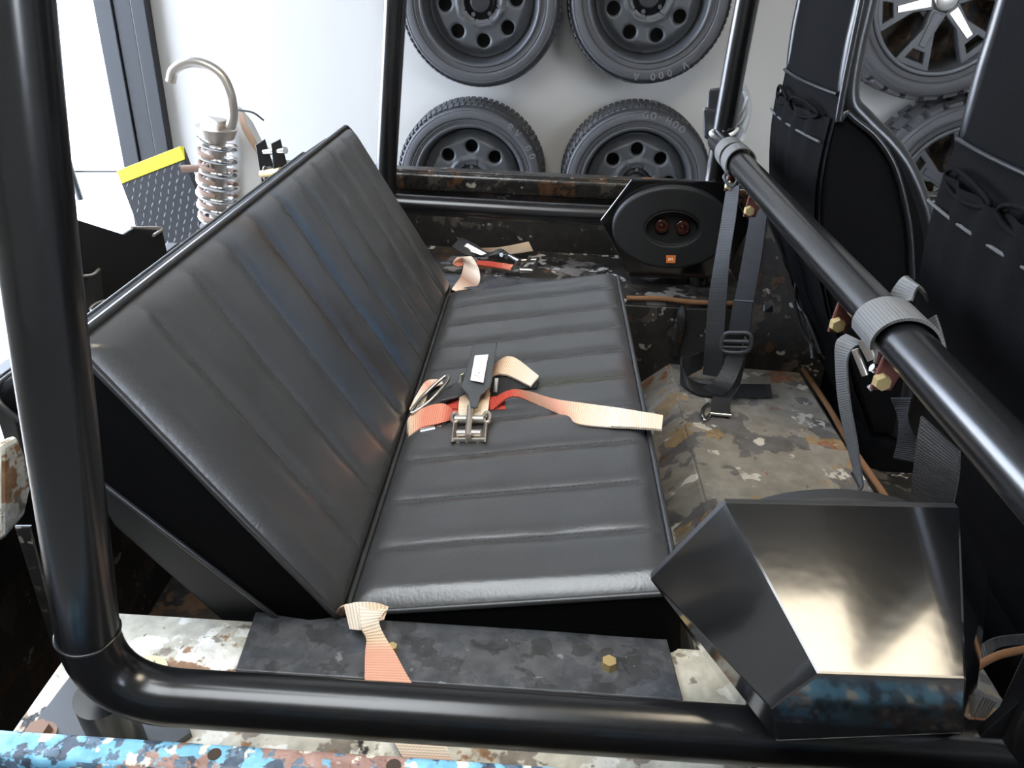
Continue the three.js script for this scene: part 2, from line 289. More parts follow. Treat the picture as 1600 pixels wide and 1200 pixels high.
// ---------------------------------------------------------------- wheels hung on the back wall
const font = await new FontLoader().loadAsync('fonts/droid/droid_sans_bold.typeface.json');
function tyre(R, rr, w, blocks, depth, seed) { // axis along z, outer face at z = 0, body towards -z
  const s = R - rr, prof = [[rr, -0.008], [rr + 0.012, 0.006], [rr + 0.03, 0.008], [rr + s * 0.42, 0.017], [rr + s * 0.66, 0.014], [rr + s * 0.8, 0.004], [R - 0.02, -0.012], [R - depth, -0.03], [R - depth, -w / 2]];
  const full = [...prof, ...prof.slice(0, -1).reverse().map(([r, z]) => [r, -w - z])].map(([r, z]) => [r, z]);
  const c = new THREE.CatmullRomCurve3(full.map((p) => new THREE.Vector3(p[0], p[1], 0)), false, 'catmullrom', 0.4).getPoints(52);
  const g = lathe(c.map((p) => [p.x, p.y]), 96); g.rotateX(Math.PI / 2);
  const bl = [], rnd = rng(seed);
  for (let k = 0; k < blocks; k++) { // outer shoulder row, centre rows, inner shoulder row
    const a = k / blocks * Math.PI * 2, bw = 2 * Math.PI * R / blocks * 0.7;
    for (const [z0, z1, off] of [[-0.052, -0.008, 0], [-w / 2 - 0.03, -0.058, 0.5], [-w + 0.058, -w / 2 - 0.036, 0.2], [-w + 0.008, -w + 0.052, 0.7]]) {
      const b = new THREE.BoxGeometry(depth * 1.5, bw * (0.9 + 0.15 * rnd()), z1 - z0), q = b.attributes.position;
      if (z1 > -0.02) for (let i = 0; i < q.count; i++) if (q.getZ(i) > 0 && q.getX(i) > 0) { q.setX(i, q.getX(i) - 0.006); q.setZ(i, q.getZ(i) - 0.003); }
      b.translate(R - depth * 0.75, 0, (z0 + z1) / 2); b.rotateZ(a + off * 2 * Math.PI / blocks); b.computeVertexNormals(); bl.push(b);
    }
  }
  const rings = [rr + s * 0.3, rr + s * 0.72].map((r) => { const t = new THREE.TorusGeometry(r, 0.0022, 6, 90); t.translate(0, 0, r < rr + s * 0.5 ? 0.0135 : 0.0115); return t; });
  return { side: join([g, ...rings]), blocks: join(bl) };
}
function lettering(text, r, from, step, size, z) {
  const L = [];
  [...text].forEach((ch, i) => { if (ch === ' ') return; const g = new TextGeometry(ch, { font, size, depth: 0.004, curveSegments: 3, bevelEnabled: false }); g.computeBoundingBox(); g.translate(-(g.boundingBox.max.x + g.boundingBox.min.x) / 2, r - size / 2, z); g.rotateZ(from - i * step); L.push(g); });
  return join(L);
}
function steelRim(rr) { // dished steel disc with eight round holes, rolled rim lip
  const lip = lathe([[rr - 0.002, -0.02], [rr + 0.012, -0.006], [rr + 0.016, 0.004], [rr + 0.011, 0.012], [rr + 0.003, 0.012], [rr - 0.003, 0.004], [rr - 0.008, -0.012], [rr - 0.012, -0.05], [rr - 0.022, -0.075], [rr - 0.026, -0.15]], 96); lip.rotateX(Math.PI / 2);
  const r0 = 0.07, r1 = rr - 0.024, rh = rr * 0.625, hr = 0.029, n = 8, pos = [], idx = [], NP = 48, NS = 9;
  const dish = (r) => -0.062 + 0.034 * sm(r1, rh + 0.02, r) + 0.012 * sm(rh - 0.04, r0 + 0.02, r) - 0.012 * sm(0.095, 0.08, r);
  for (let k = 0; k < n; k++) {
    const a0 = k / n * Math.PI * 2, b0 = pos.length / 3;
    for (let i = 0; i <= NP; i++) {
      const f = i / NP * Math.PI * 2, dx = Math.cos(f), dy = Math.sin(f); let t = hr; // march to the edge of this 45 degree sector
      for (; t < 0.3; t += 0.0004) { const x = rh + dx * t, y = dy * t, q = Math.hypot(x, y), an = Math.atan2(y, x); if (q > r1 || q < r0 || Math.abs(an) > Math.PI / n) break; }
      for (let s = -2; s <= NS; s++) {
        const u = s <= 0 ? 0 : Math.pow(s / NS, 1.4), rad = s < 0 ? hr - 0.001 : hr + (t - hr) * u, x = rh + dx * rad, y = dy * rad, q = Math.hypot(x, y), d = rad - hr;
        let z = dish(Math.min(r1, Math.max(r0, q))) - 0.006 * Math.exp(-Math.pow(d / 0.006, 2)); if (s === -1) z -= 0.006; if (s === -2) z -= 0.016;
        const c = Math.cos(a0), e = Math.sin(a0); pos.push(x * c - y * e, x * e + y * c, z);
      }
    }
    const W = NS + 3; for (let i = 0; i < NP; i++) for (let s = 0; s < W - 1; s++) { const a = b0 + i * W + s, b = a + W; idx.push(a, a + 1, b, b, a + 1, b + 1); }
  }
  const g = new THREE.BufferGeometry(); g.setAttribute('position', new THREE.Float32BufferAttribute(pos, 3)); g.setIndex(idx); g.computeVertexNormals();
  const hub = lathe([[0.0, -0.02], [0.036, -0.02], [0.042, -0.024], [0.045, -0.034], [0.047, -0.05], [0.07, -0.053], [0.074, -0.06]], 40); hub.rotateX(Math.PI / 2); hub.translate(0, 0, 0.006);
  const nuts = []; for (let k = 0; k < 5; k++) { const b = hexBolt([0.059 * Math.cos(k * 1.257 + 0.3), 0.059 * Math.sin(k * 1.257 + 0.3), -0.047], [0, 0, 1], 0.011, 0.016); nuts.push(b); }
  const back = new THREE.CylinderGeometry(rr - 0.024, rr - 0.024, 0.01, 64); back.rotateX(Math.PI / 2); back.translate(0, 0, -0.14);
  return { lip, disc: g, hub, nuts, back };
}
const T1 = tyre(0.345, 0.244, 0.21, 78, 0.007, 3), S1 = steelRim(0.244);
const wheelSpots = [
  [[-0.3065,1.4393,-3.7], 0.1, 'black steel wheel upper left on the white wall, beside the far upright', '', 0],
  [[0.3996,1.4834,-3.7], 0.32, 'black steel wheel upper right on the white wall, raised lettering below its rim', 'V 000 A', 3.75],
  [[-0.3375,0.6883,-3.7], 0.0, 'black steel wheel lower left on the white wall, half hidden by the body rail', 'RV 00', -0.62],
  [[0.4258,0.7106,-3.7], 0.06, 'black steel wheel lower right on the white wall, tucked behind the oval speaker pod', 'GO HOO', -0.02],
];
for (const [c, turn, label, text, from] of wheelSpots) {
  const t = thing('wheel', label, 'wheel', 'steel wheels with tyres hung on the white wall'); t.position.set(...c); t.rotation.z = 0;
  const ty = part('tyre', T1.side, M.rubber, t); ty.rotation.z = turn;
  const tb = part('tread', T1.blocks, M.rubber, t); tb.rotation.z = turn; tb.userData.kind = 'stuff';
  const rim = part('rim', S1.lip, M.rimBlack, t); part('inner_barrel', S1.back, M.rimDark, rim);
  const disc = part('disc', S1.disc, M.rimBlack, t); disc.rotation.z = turn;
  const hub = part('hub_cap', S1.hub, M.rimDark, t); for (const nut of S1.nuts) part('wheel_nut', nut, M.rimBlack, hub).rotation.z = turn;
  if (text) part('tyre_lettering', lettering(text, 0.309, from, text.length > 5 ? 0.115 : 0.13, 0.03, 0.013), M.letter, t, 'raised rubber lettering');
}
{ // two off-road wheels with spoked rims further right
  const T2 = tyre(0.4, 0.285, 0.24, 30, 0.02, 9), spokeMat = M.rimBlack;
  const barrel = lathe([[0.27, -0.2], [0.262, -0.08], [0.272, -0.03], [0.284, 0.0], [0.297, 0.012], [0.29, 0.018], [0.278, 0.014]], 80); barrel.rotateX(Math.PI / 2);
  const make = (c, label, turn) => {
    const t = thing('spoked_wheel', label, 'wheel'); t.position.set(...c);
    part('tyre', T2.side, M.rubber, t); const tb = part('tread', T2.blocks, M.rubber, t); tb.userData.kind = 'stuff';
    part('rim', barrel, M.rimBlack, t);
    const bk = new THREE.CylinderGeometry(0.27, 0.27, 0.01, 48); bk.rotateX(Math.PI / 2); bk.translate(0, 0, -0.19); part('shade_disc', bk, M.rustPan, t);  // added dark disc standing in for the shade behind the spokes
    for (let k = 0; k < 6; k++) {
      const a = turn + k * Math.PI / 3, sh = new THREE.Shape([[0.05, -0.03], [0.13, -0.022], [0.19, -0.045], [0.268, -0.075], [0.272, 0], [0.268, 0.075], [0.19, 0.045], [0.13, 0.022], [0.05, 0.03]].map((p) => new THREE.Vector2(...p)));
      const hole = new THREE.Path([[0.205, -0.03], [0.25, -0.045], [0.252, 0.045], [0.205, 0.03]].map((p) => new THREE.Vector2(...p))); sh.holes.push(hole);
      const g = new THREE.ExtrudeGeometry(sh, { depth: 0.035, bevelEnabled: true, bevelThickness: 0.006, bevelSize: 0.005, bevelSegments: 2 }); g.translate(0, 0, -0.06); g.rotateZ(a); part('spoke', boxUV(g), spokeMat, t);
      part('machined_face', (() => { const q = hull([[0.06, -0.018, -0.018], [0.06, 0.018, -0.018], [0.19, -0.012, -0.016], [0.19, 0.012, -0.016], [0.1, 0, -0.03]], 0.002); q.rotateZ(a); return q; })(), k % 2 ? M.wornSteel : M.rimBlack, t);
    }
    const h = lathe([[0, 0], [0.04, -0.002], [0.05, -0.012], [0.055, -0.06], [0.09, -0.07]], 32); h.rotateX(Math.PI / 2); part('hub_cap', h, M.steel, t);
  };
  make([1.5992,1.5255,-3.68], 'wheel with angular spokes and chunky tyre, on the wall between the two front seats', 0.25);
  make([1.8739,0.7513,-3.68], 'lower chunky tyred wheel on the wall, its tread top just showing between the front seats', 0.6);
}

// ---------------------------------------------------------------- vehicle body tub
{
  const t = thing('vehicle_body', 'open off-road vehicle body tub with chipped black and pale paint and rusty edges', 'vehicle');
  // near wheel well: top sheet with two drilled holes
  const y = 0.974;
  const top = part('wheel_well', plate([[-0.445, y, -0.612], [0.43, y, -0.612], [0.43, y, -0.36], [-0.445, y, -0.36]], 0.005, 0.001, [[[-0.3428,0.974,-0.5735], 0.0062], [[-0.3834,0.974,-0.5848], 0.0028]]), M.fenderNear, t, 'pale chipped wheel well top');
  part('wheel_well_side', [rbox(-0.44, 0.42, 0.5, 0.97, -0.608, -0.596, 0.003), rbox(-0.445, -0.433, 0.5, 0.97, -0.6, -0.36, 0.003), rbox(0.41, 0.42, 0.5, 0.97, -0.6, -0.36, 0.003)], M.bodyBlack, t);
  // near side: panel and chipped blue rail with a rolled lip and a groove
  part('side_panel', [rbox(-0.66, 1.5, 0.42, 1.1, -0.352, -0.34, 0.004)], M.bodyBlack, t);
  const rail = part('side_rail', [rbox(-0.66, 1.5, 1.098, 1.13, -0.353, -0.33, 0.006), rbox(-0.66, 1.5, 1.088, 1.112, -0.331, -0.312, 0.006)], M.blueRail, t, 'chipped blue and black painted side rail');
  for (const [p, r] of [[[-0.1958,1.1306,-0.3427], 0.0045], [[-0.0771,1.1306,-0.3431], 0.005]]) part('rail_hole', rod(p, [p[0], 1.126, p[2]], r), M.rustPan, rail);
  // far wheel well, side and rail
  part('wheel_well_side', rbox(-0.6, 0.45, 0.5, 0.96, -1.608, -1.594, 0.003), M.bodyBlack, t);
  part('wheel_well', [rbox(-0.6, 0.455, 0.955, 0.972, -1.89, -1.6, 0.006), rbox(0.44, 0.455, 0.5, 0.96, -1.88, -1.6, 0.003)], M.wellPaint, t, 'black and grey scuffed far wheel well');
  part('seam_edge', [tube([[0.19, 0.974, -1.598], [0.26, 0.976, -1.6], [0.33, 0.973, -1.598], [0.43, 0.974, -1.599]], 0.006, 30, { n: 8 })], M.rust, t, 'rusty seam edge');
  part('stiffening_rib', tube([[0.3077,0.9664,-1.59], [0.3074,0.9383,-1.58], [0.3046,0.8781,-1.58], [0.3042,0.8487,-1.59]], 0.012, 24, { radius: (k) => 0.0115 * Math.sqrt(Math.max(0.1, 1 - Math.pow(2 * k - 1, 4))) }), M.bodyBlack, t);
  part('side_panel', rbox(-0.66, 1.5, 0.42, 1.15, -1.9, -1.886, 0.004), M.bodyBlack, t);
  part('side_rail', [rbox(-0.66, 1.6, 1.112, 1.157, -1.89, -1.855, 0.012, 4), rbox(-0.66, 1.6, 1.155, 1.16, -1.905, -1.868, 0.002)], M.railBlack, t, 'black far rail with worn paint');
  part('rust_patch', [hull([[0.2288,1.1581,-1.866], [0.2731,1.1572,-1.866], [0.2662,1.1658,-1.866], [0.231,1.1665,-1.868]], 0.002)], M.rust, t);
  // pan under the bench, raised floor in front of it, slope between them, front footwell
  part('floor_pan', rbox(-0.66, 0.3, 0.55, 0.57, -1.88, -0.36, 0.003), M.rustPan, t);
  part('floor_riser', [hull([[0.235, 0.6, -1.6], [0.235, 0.6, -0.5], [0.25, 0.768, -1.6], [0.25, 0.768, -0.5], [0.3, 0.812, -1.6], [0.3, 0.812, -0.5], [0.33, 0.812, -1.6], [0.33, 0.812, -0.5], [0.315, 0.6, -1.6], [0.315, 0.6, -0.5]], 0.012)], M.floorPaint, t);
  part('raised_floor', [hull([[0.3, 0.79, -1.6], [0.3, 0.79, -0.45], [0.3, 0.823, -1.6], [0.3, 0.823, -0.45], [0.585, 0.815, -1.6], [0.6, 0.815, -0.45], [0.585, 0.79, -1.6], [0.6, 0.79, -0.45]], 0.004)], M.floorPaint, t, 'rough floor with flaking cream, grey and rust paint');
  part('floor_edge', [tube([[0.6, 0.818, -1.62], [0.604, 0.82, -1.45], [0.603, 0.818, -1.3], [0.608, 0.82, -1.1], [0.606, 0.818, -0.8]], 0.006, 30, { n: 8 })], M.rust, t, 'rusty folded floor edge');
  part('front_floor', [rbox(0.59, 1.6, 0.5, 0.52, -1.88, -0.36, 0.003), rbox(0.59, 0.61, 0.5, 0.8, -1.6, -0.45, 0.003)], M.bodyBlack, t);
  part('seat_platform', [rbox(0.64, 0.86, 0.52, 0.76, -1.36, -0.95, 0.012)], M.bodyBlack, t, 'dark chipped ledge beside the floor');
  // rear: cross panel, upright flange, corner post with flaking paint, bent tail plates
  part('rear_panel', [rbox(-0.66, -0.645, 0.42, 1.0, -1.9, -0.34, 0.004)], M.bodyBlack, t);
  part('corner_post', hull([[-0.6,1.0887,-0.7414], [-0.6,1.0847,-0.7615], [-0.6,1.0302,-0.769], [-0.6,0.9994,-0.7403], [-0.6,0.9965,-0.7019], [-0.655, 1.03, -0.72], [-0.655, 0.96, -0.7], [-0.655, 1.03, -0.8]], 0.006), M.fenderNear, t, 'rear corner with flaking grey paint');
  part('inner_flange', plate([[-0.4853,1.1057,-0.59], [-0.4694,1.1069,-0.59], [-0.4764,0.9471,-0.59], [-0.4861,0.9462,-0.59]], 0.004), M.bodyBlack, t);
  part('tail_plate', [plate([[-0.615,1.3043,-0.9512], [-0.615,1.2215,-1.1179], [-0.615,1.2216,-1.1462], [-0.615,1.1931,-1.237], [-0.615,1.1519,-1.2405], [-0.615,0.9526,-1.3621], [-0.615,1.0814,-0.8406]], 0.006), rbox(-0.64, -0.618, 0.95, 1.15, -1.3, -0.8)], M.blackSteel, t);
  part('tail_bracket', [plate([[-0.56,1.2549,-0.8515], [-0.56,1.2314,-0.9197], [-0.56,1.1294,-0.8954], [-0.56,1.1657,-0.821]], 0.005), plate([[-0.56,1.2314,-0.9197], [-0.615,1.1951,-1.0361], [-0.615,1.0891,-1.013], [-0.56,1.1294,-0.8954]], 0.004), plate([[-0.54,1.2039,-0.8747], [-0.54,1.176,-0.9414], [-0.54,1.0967,-0.9649], [-0.54,1.1462,-0.8634]], 0.005)], M.darkSteel, t);
  part('rim_light_strip', [tube([[-0.558,1.2575,-0.849], [-0.558,1.2335,-0.9167], [-0.61,1.1987,-1.0295]], 0.0022, 12, { n: 6 }), tube([[-0.538,1.1808,-0.9323], [-0.538,1.2061,-0.8717], [-0.56,1.1926,-0.9309], [-0.57,1.1679,-0.9999]], 0.002, 12, { n: 6 }), tube([[-0.61,1.2256,-1.1372], [-0.61,1.1973,-1.2274], [-0.6,1.2013,-1.1788]], 0.0025, 10, { n: 6 })], M.wornSteel, t, 'pale strips painting rim light on the sheet edges');  // pale strips put the rim light from the door onto the plate edges
  part('bolt', [hexBolt([-0.6,1.238,-0.9141], [1, 0.2, 0], 0.012, 0.012), hexBolt([-0.6,1.2944,-0.9405], [1, 0.2, 0], 0.014, 0.012)], M.steel, t);
}
{ // two dark plates with bright bolts on the far rear corner
  const t = thing('hinge_bracket', 'pair of dark upright steel plates with bright bolts on the far rear body corner', 'bracket');
  part('plate', plate([[-0.6704,1.1995,-1.87], [-0.6478,1.2136,-1.87], [-0.6296,1.1291,-1.87], [-0.6645,1.0894,-1.87]], 0.006), M.blackSteel, t);
  part('plate', plate([[-0.6237,1.2105,-1.84], [-0.602,1.2214,-1.84], [-0.5905,1.1572,-1.84], [-0.6233,1.0991,-1.84]], 0.006), M.blackSteel, t);
  part('bolt', rod([-0.651,1.1844,-1.87], [-0.5895,1.1984,-1.83], 0.008), M.chrome, t);
  part('hinge_pin', rod([-0.6628,1.132,-1.87], [-0.6031,1.1501,-1.83], 0.01), M.brassBolt, t);
}

// ---------------------------------------------------------------- roll cage
{
  const t = thing('roll_cage', 'welded black tube roll cage running around the rear bench', 'roll cage'), r = 0.022, o = { n: 28 };
  part('rear_upright', bent([[-0.235, 2.15, -0.5], [-0.287, 1.47, -0.432], [-0.3235, 1.14, -0.429]], r, 0.12, o), M.cage, t);
  part('side_tube', bent([[-0.3235, 1.142, -0.429], [-0.325, 1.077, -0.429], [0.385, 1.077, -0.4285]], r, 0.062, o), M.cage, t);
  part('foot', [rod([-0.33, 1.07, -0.432], [-0.338, 0.982, -0.45], 0.0205, o)], M.cage, t);
  part('weld_bead', [tube([0, 1, 2, 3, 4, 5, 6, 7].map((k) => [-0.3235 + 0.0225 * Math.cos(k * 0.785), 1.141 + 0.0015 * Math.sin(k * 5), -0.429 + 0.0225 * Math.sin(k * 0.785)]), 0.0012, 50, { n: 6, closed: true })], M.cage, t);
  const bp = part('base_plate', plate([[-0.4235,0.98,-0.5239], [-0.3382,0.98,-0.541], [-0.2849,0.98,-0.4688], [-0.36, 0.98, -0.37], [-0.44, 0.98, -0.37], [-0.4278,0.98,-0.4578]], 0.006), M.greyPlate, t, 'grey painted foot plate');
  part('bolt', hexBolt([-0.4141,0.984,-0.4557], [0, 1, 0], 0.011, 0.009, 0.014), M.rustBolt, bp); part('bolt', hexBolt([-0.3545,0.984,-0.4616], [0, 1, 0], 0.011, 0.011, 0.014), M.rustBolt, bp); part('bolt', hexBolt([-0.3541,0.984,-0.5321], [0, 1, 0], 0.0105, 0.01, 0.019), M.paleBolt, bp);
  // far side
  part('rear_upright', bent([[-0.245, 2.2, -1.69], [-0.311, 1.52, -1.74], [-0.349, 1.12, -1.745], [-0.349, 0.97, -1.745]], r, 0.1, o), M.cage, t);
  part('side_tube', bent([[-0.335, 1.112, -1.745], [0.0, 1.109, -1.745], [0.36, 1.112, -1.735]], r, 0.05, o), M.cage, t);
  // main hoop behind the front seats and the harness bar across it
  part('hoop_upright', bent([[0.385, 2.2, -1.66], [0.3625, 1.43, -1.7], [0.357, 0.97, -1.712]], r, 0.1, o), M.cage, t);
  part('hoop_upright', bent([[0.392, 2.2, -0.47], [0.388, 1.4, -0.43], [0.386, 0.966, -0.428]], r, 0.1, o), M.cage, t);
  part('harness_bar', rod([0.352, 1.29, -1.69], [0.354, 1.29, -0.43], 0.0225, { n: 32 }), M.cage, t);
  part('gusset', [plate([[0.34, 1.075, -0.428], [0.374, 1.16, -0.428], [0.386, 1.075, -0.428]], 0.008)], M.cage, t);
  part('weld_bead', [tube([0, 1, 2, 3, 4, 5, 6, 7].map((k) => [0.355, 1.29 + 0.023 * Math.cos(k * 0.785), -1.672 + 0.023 * Math.sin(k * 0.785) * 0.3]), 0.003, 40, { n: 6, closed: true })], M.cage, t);
  // harness anchor tabs under the bar
  for (const z of [-1.5, -1.33, -0.86, -0.72]) {
    const a = part('anchor_tab', plate([[0.34, 1.275, z], [0.366, 1.275, z], [0.356, 1.236, z], [0.336, 1.236, z]], 0.006), M.redBracket, t, 'dark red welded tab');
    part('bolt', hexBolt([0.343, 1.247, z + 0.003], [0, 0, 1], 0.009, 0.009), z === -1.5 ? M.paleBolt : M.brassBolt, a);
  }
}

// ---------------------------------------------------------------- bench seat: two padded cushions with pleats, cord and stitched sides
// pad in its own frame: a along the length, b from the crease outwards, h up; mapped by origin and axes
function pad(o, eb, eh, z0, z1, depth, thick, pleats, seed, skew = 0, tint = null) {
  const O = V(o), B = V(eb).normalize(), H = V(eh).normalize(), L = Math.abs(z1 - z0), f = fbm(6, seed, 3), at = (a, b, h) => new THREE.Vector3(O.x, O.y, z0 - a - skew * Math.max(0, 1 - b / depth) * Math.max(0, 1 - a / L)).addScaledVector(B, b).addScaledVector(H, h);
  const A2 = L / 2, B2 = depth / 2, r = 0.02, rnd = (a, b) => { // square corners to round ones
    let x = a - A2, y = b - B2; const lx = Math.abs(x) - (A2 - r), ly = Math.abs(y) - (B2 - r);
    if (lx > 0 && ly > 0) { const p = lx / r, q = ly / r; x = Math.sign(x) * (A2 - r + r * p * Math.sqrt(1 - q * q / 2)); y = Math.sign(y) * (B2 - r + r * q * Math.sqrt(1 - p * p / 2)); }
    return [x + A2, y + B2];
  };
  const NA = pleats * 18, NB = 44, pos = [], uv = [], idx = [], col = [];
  for (let i = 0; i <= NA; i++) for (let j = 0; j <= NB; j++) {
    const a = i / NA * L, b = (0.5 - 0.5 * Math.cos(Math.PI * (0.08 + 0.84 * j / NB)) - 0.5 + 0.5 * Math.cos(Math.PI * 0.08)) / Math.cos(Math.PI * 0.08) * depth, [x, y] = rnd(a, b);
    const e = Math.min(a, L - a, b, depth - b), roll = 0.016 * (1 - Math.pow(1 - Math.min(1, e / 0.03), 2.2));
    const k = (a / L * pleats) % 1, s = Math.min(k, 1 - k), inner = sm(0.0, 0.035, Math.min(b, depth - b));
    const puff = (0.006 * (1 - Math.pow(1 - Math.min(1, s / 0.3), 2.6)) - 0.0055) * inner * (i > 2 && i < NA - 2 ? 1 : 0);
    const w = (f(a * 1.4 + 0.1, b * 1.4 + 0.2) - 0.5) * 0.006 * sm(0, 0.05, e), p = at(x, y, roll + puff + w - 0.004);
    pos.push(p.x, p.y, p.z); uv.push(a, b); if (tint) col.push(...tint(a, b, k));
  }
  for (let i = 0; i < NA; i++) for (let j = 0; j < NB; j++) { const a = i * (NB + 1) + j, b = a + NB + 1; idx.push(a, b, a + 1, b, b + 1, a + 1); }
  const face = new THREE.BufferGeometry(); face.setAttribute('position', new THREE.Float32BufferAttribute(pos, 3)); face.setAttribute('uv', new THREE.Float32BufferAttribute(uv, 2)); face.setIndex(idx); face.computeVertexNormals(); if (tint) face.setAttribute('color', new THREE.Float32BufferAttribute(col, 3));
  { const n = V(face.attributes.normal.array.slice(3 * (NB + 1) * 9 + 66)); if (n.dot(H) < 0) { for (let i = 0; i < idx.length; i += 3) { const q = idx[i]; idx[i] = idx[i + 1]; idx[i + 1] = q; } face.setIndex(idx); face.computeVertexNormals(); } }
  // perimeter
  const per = []; const arc = (cx, cy, a0) => { for (let k = 0; k <= 6; k++) { const q = a0 + k / 6 * Math.PI / 2; per.push([cx + r * Math.cos(q), cy + r * Math.sin(q)]); } };
  arc(L - r, depth - r, 0); arc(r, depth - r, Math.PI / 2); arc(r, r, Math.PI); arc(L - r, r, Math.PI * 1.5);
  const cord = (h, rr, out) => sweep(per.map(([a, b]) => { const x = a - A2, y = b - B2, q = Math.hypot(x, y); return at(a + out * Math.sign(x) * (Math.abs(x) > A2 - r ? 1 : 0), b + out * Math.sign(y) * (Math.abs(y) > B2 - r ? 1 : 0), h); }), rr, { n: 8, closed: true });
  const sp = [], su = [], si = [];
  per.forEach(([a, b], i) => { const h = thick(b / depth); for (const [hh, s] of [[0, 1], [-h * 0.5, 1.006], [-h, 0.995]]) { const x = (a - A2) * s + A2, y = (b - B2) * s + B2, p = at(x, y, hh); sp.push(p.x, p.y, p.z); su.push(i * 0.02, hh); } });
  const n = per.length; for (let i = 0; i < n; i++) for (let k = 0; k < 2; k++) { const a = i * 3 + k, b = ((i + 1) % n) * 3 + k; si.push(a, a + 1, b, b, a + 1, b + 1); }
  const c0 = sp.length / 3, cp = at(A2, B2, -thick(0.5)); sp.push(cp.x, cp.y, cp.z); su.push(0, 0); for (let i = 0; i < n; i++) si.push(c0, ((i + 1) % n) * 3 + 2, i * 3 + 2);
  const side = new THREE.BufferGeometry(); side.setAttribute('position', new THREE.Float32BufferAttribute(sp, 3)); side.setAttribute('uv', new THREE.Float32BufferAttribute(su, 2)); side.setIndex(si);
  const sq = side.toNonIndexed(); sq.computeVertexNormals();
  const under = per.map(([a, b]) => at(a, b, -thick(b / depth)));
  const st = [], sm2 = []; // stitches along every seam
  for (let k = 1; k < pleats; k++) for (let b = 0.02; b < depth - 0.02; b += 0.0062) { const a = k / pleats * L, p = at(a - 0.0016, b, 0.0105), q = at(a - 0.0016, b + 0.0042, 0.0105); const g = new THREE.CylinderGeometry(0.0006, 0.0006, 0.0044, 4); g.applyQuaternion(new THREE.Quaternion().setFromUnitVectors(new THREE.Vector3(0, 1, 0), B)); g.translate((p.x + q.x) / 2, (p.y + q.y) / 2, (p.z + q.z) / 2); st.push(g); }
  return { face, side: toCreasedNormals(sq, 0.8), cord: cord(0, 0.0034, 0.001), seam: sweep(under, 0.0028, { n: 6, closed: true }), stitches: join(st), at };
}
{
  const t = thing('bench_seat', 'black pleated vinyl rear bench seat with reclined backrest', 'bench seat');
  M.vinylStainSheen = M.vinyl.clone(); M.vinylStainSheen.vertexColors = true;  // vertex colours: cushion stains, backrest wear and a painted blue sheen
  const c = pad([-0.178, 1.0, 0], [0.983, 0.1815, 0], [-0.1815, 0.983, 0], -0.603, -1.502, 0.338, (k) => 0.085 + 0.02 * k, 10, 41, 0.006, (a, b) => { const s = (ca, cb, ra, rb) => Math.exp(-Math.pow((a - ca) / ra, 2) - Math.pow((b - cb) / rb, 2)); return mix(mix(mix([1, 1, 1], [1.15, 1.2, 0.45], 0.6 * s(0.445, 0.24, 0.014, 0.075)), [1.3, 0.55, 0.55], 0.5 * s(0.46, 0.325, 0.05, 0.014)), [1.9, 1.45, 1.1], 0.6 * s(0.263, 0.165, 0.008, 0.06)); });
  const seat = part('seat_cushion', c.face, M.vinylStainSheen, t); part('side_panel', c.side, M.leather, seat); part('piping', c.cord, M.cord, seat); part('seam_stitching', c.stitches, M.stitch, seat).userData.kind = 'stuff';
  const b = pad([-0.181, 0.995, 0], [-0.523, 0.852, 0], [0.852, 0.523, 0], -0.572, -1.55, 0.372, (k) => 0.05 + 0.05 * k, 10, 43, 0.03, (a, b, k) => { const n = wearF(a, b), g = (x, w) => Math.exp(-x * x / (w * w)); // blue reflected sheen painted along the pleats, brown wear between
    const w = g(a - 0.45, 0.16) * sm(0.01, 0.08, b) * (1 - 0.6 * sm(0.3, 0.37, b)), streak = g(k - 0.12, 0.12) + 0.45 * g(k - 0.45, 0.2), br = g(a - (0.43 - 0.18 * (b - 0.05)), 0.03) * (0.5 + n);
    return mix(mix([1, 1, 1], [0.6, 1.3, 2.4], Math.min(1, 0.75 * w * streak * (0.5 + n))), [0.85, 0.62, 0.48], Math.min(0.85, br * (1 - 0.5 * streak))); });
  const back = part('backrest', b.face, M.vinylStainSheen, t); part('side_panel', b.side, M.leather, back); part('piping', b.cord, M.cord, back); part('lower_piping', b.seam, M.cord, back); part('seam_stitching', b.stitches, M.stitch, back).userData.kind = 'stuff';
  part('backing_board', hull([b.at(0.03, 0.02, -0.058), b.at(0.03, 0.3, -0.1), b.at(0.95, 0.3, -0.1), b.at(0.95, 0.02, -0.058), b.at(0.03, 0.03, -0.13), b.at(0.03, 0.2, -0.135), b.at(0.95, 0.2, -0.135), b.at(0.95, 0.03, -0.13)].map((p) => p.toArray()), 0.004), M.podMatte, t);
  part('seat_frame', [hull([[-0.14, 0.9, -0.64], [0.12, 0.95, -0.64], [0.12, 0.95, -1.46], [-0.14, 0.9, -1.46], [-0.14, 0.57, -0.66], [0.1, 0.57, -0.66], [0.1, 0.57, -1.44], [-0.14, 0.57, -1.44]], 0.006)], M.blackSteel, t);
}

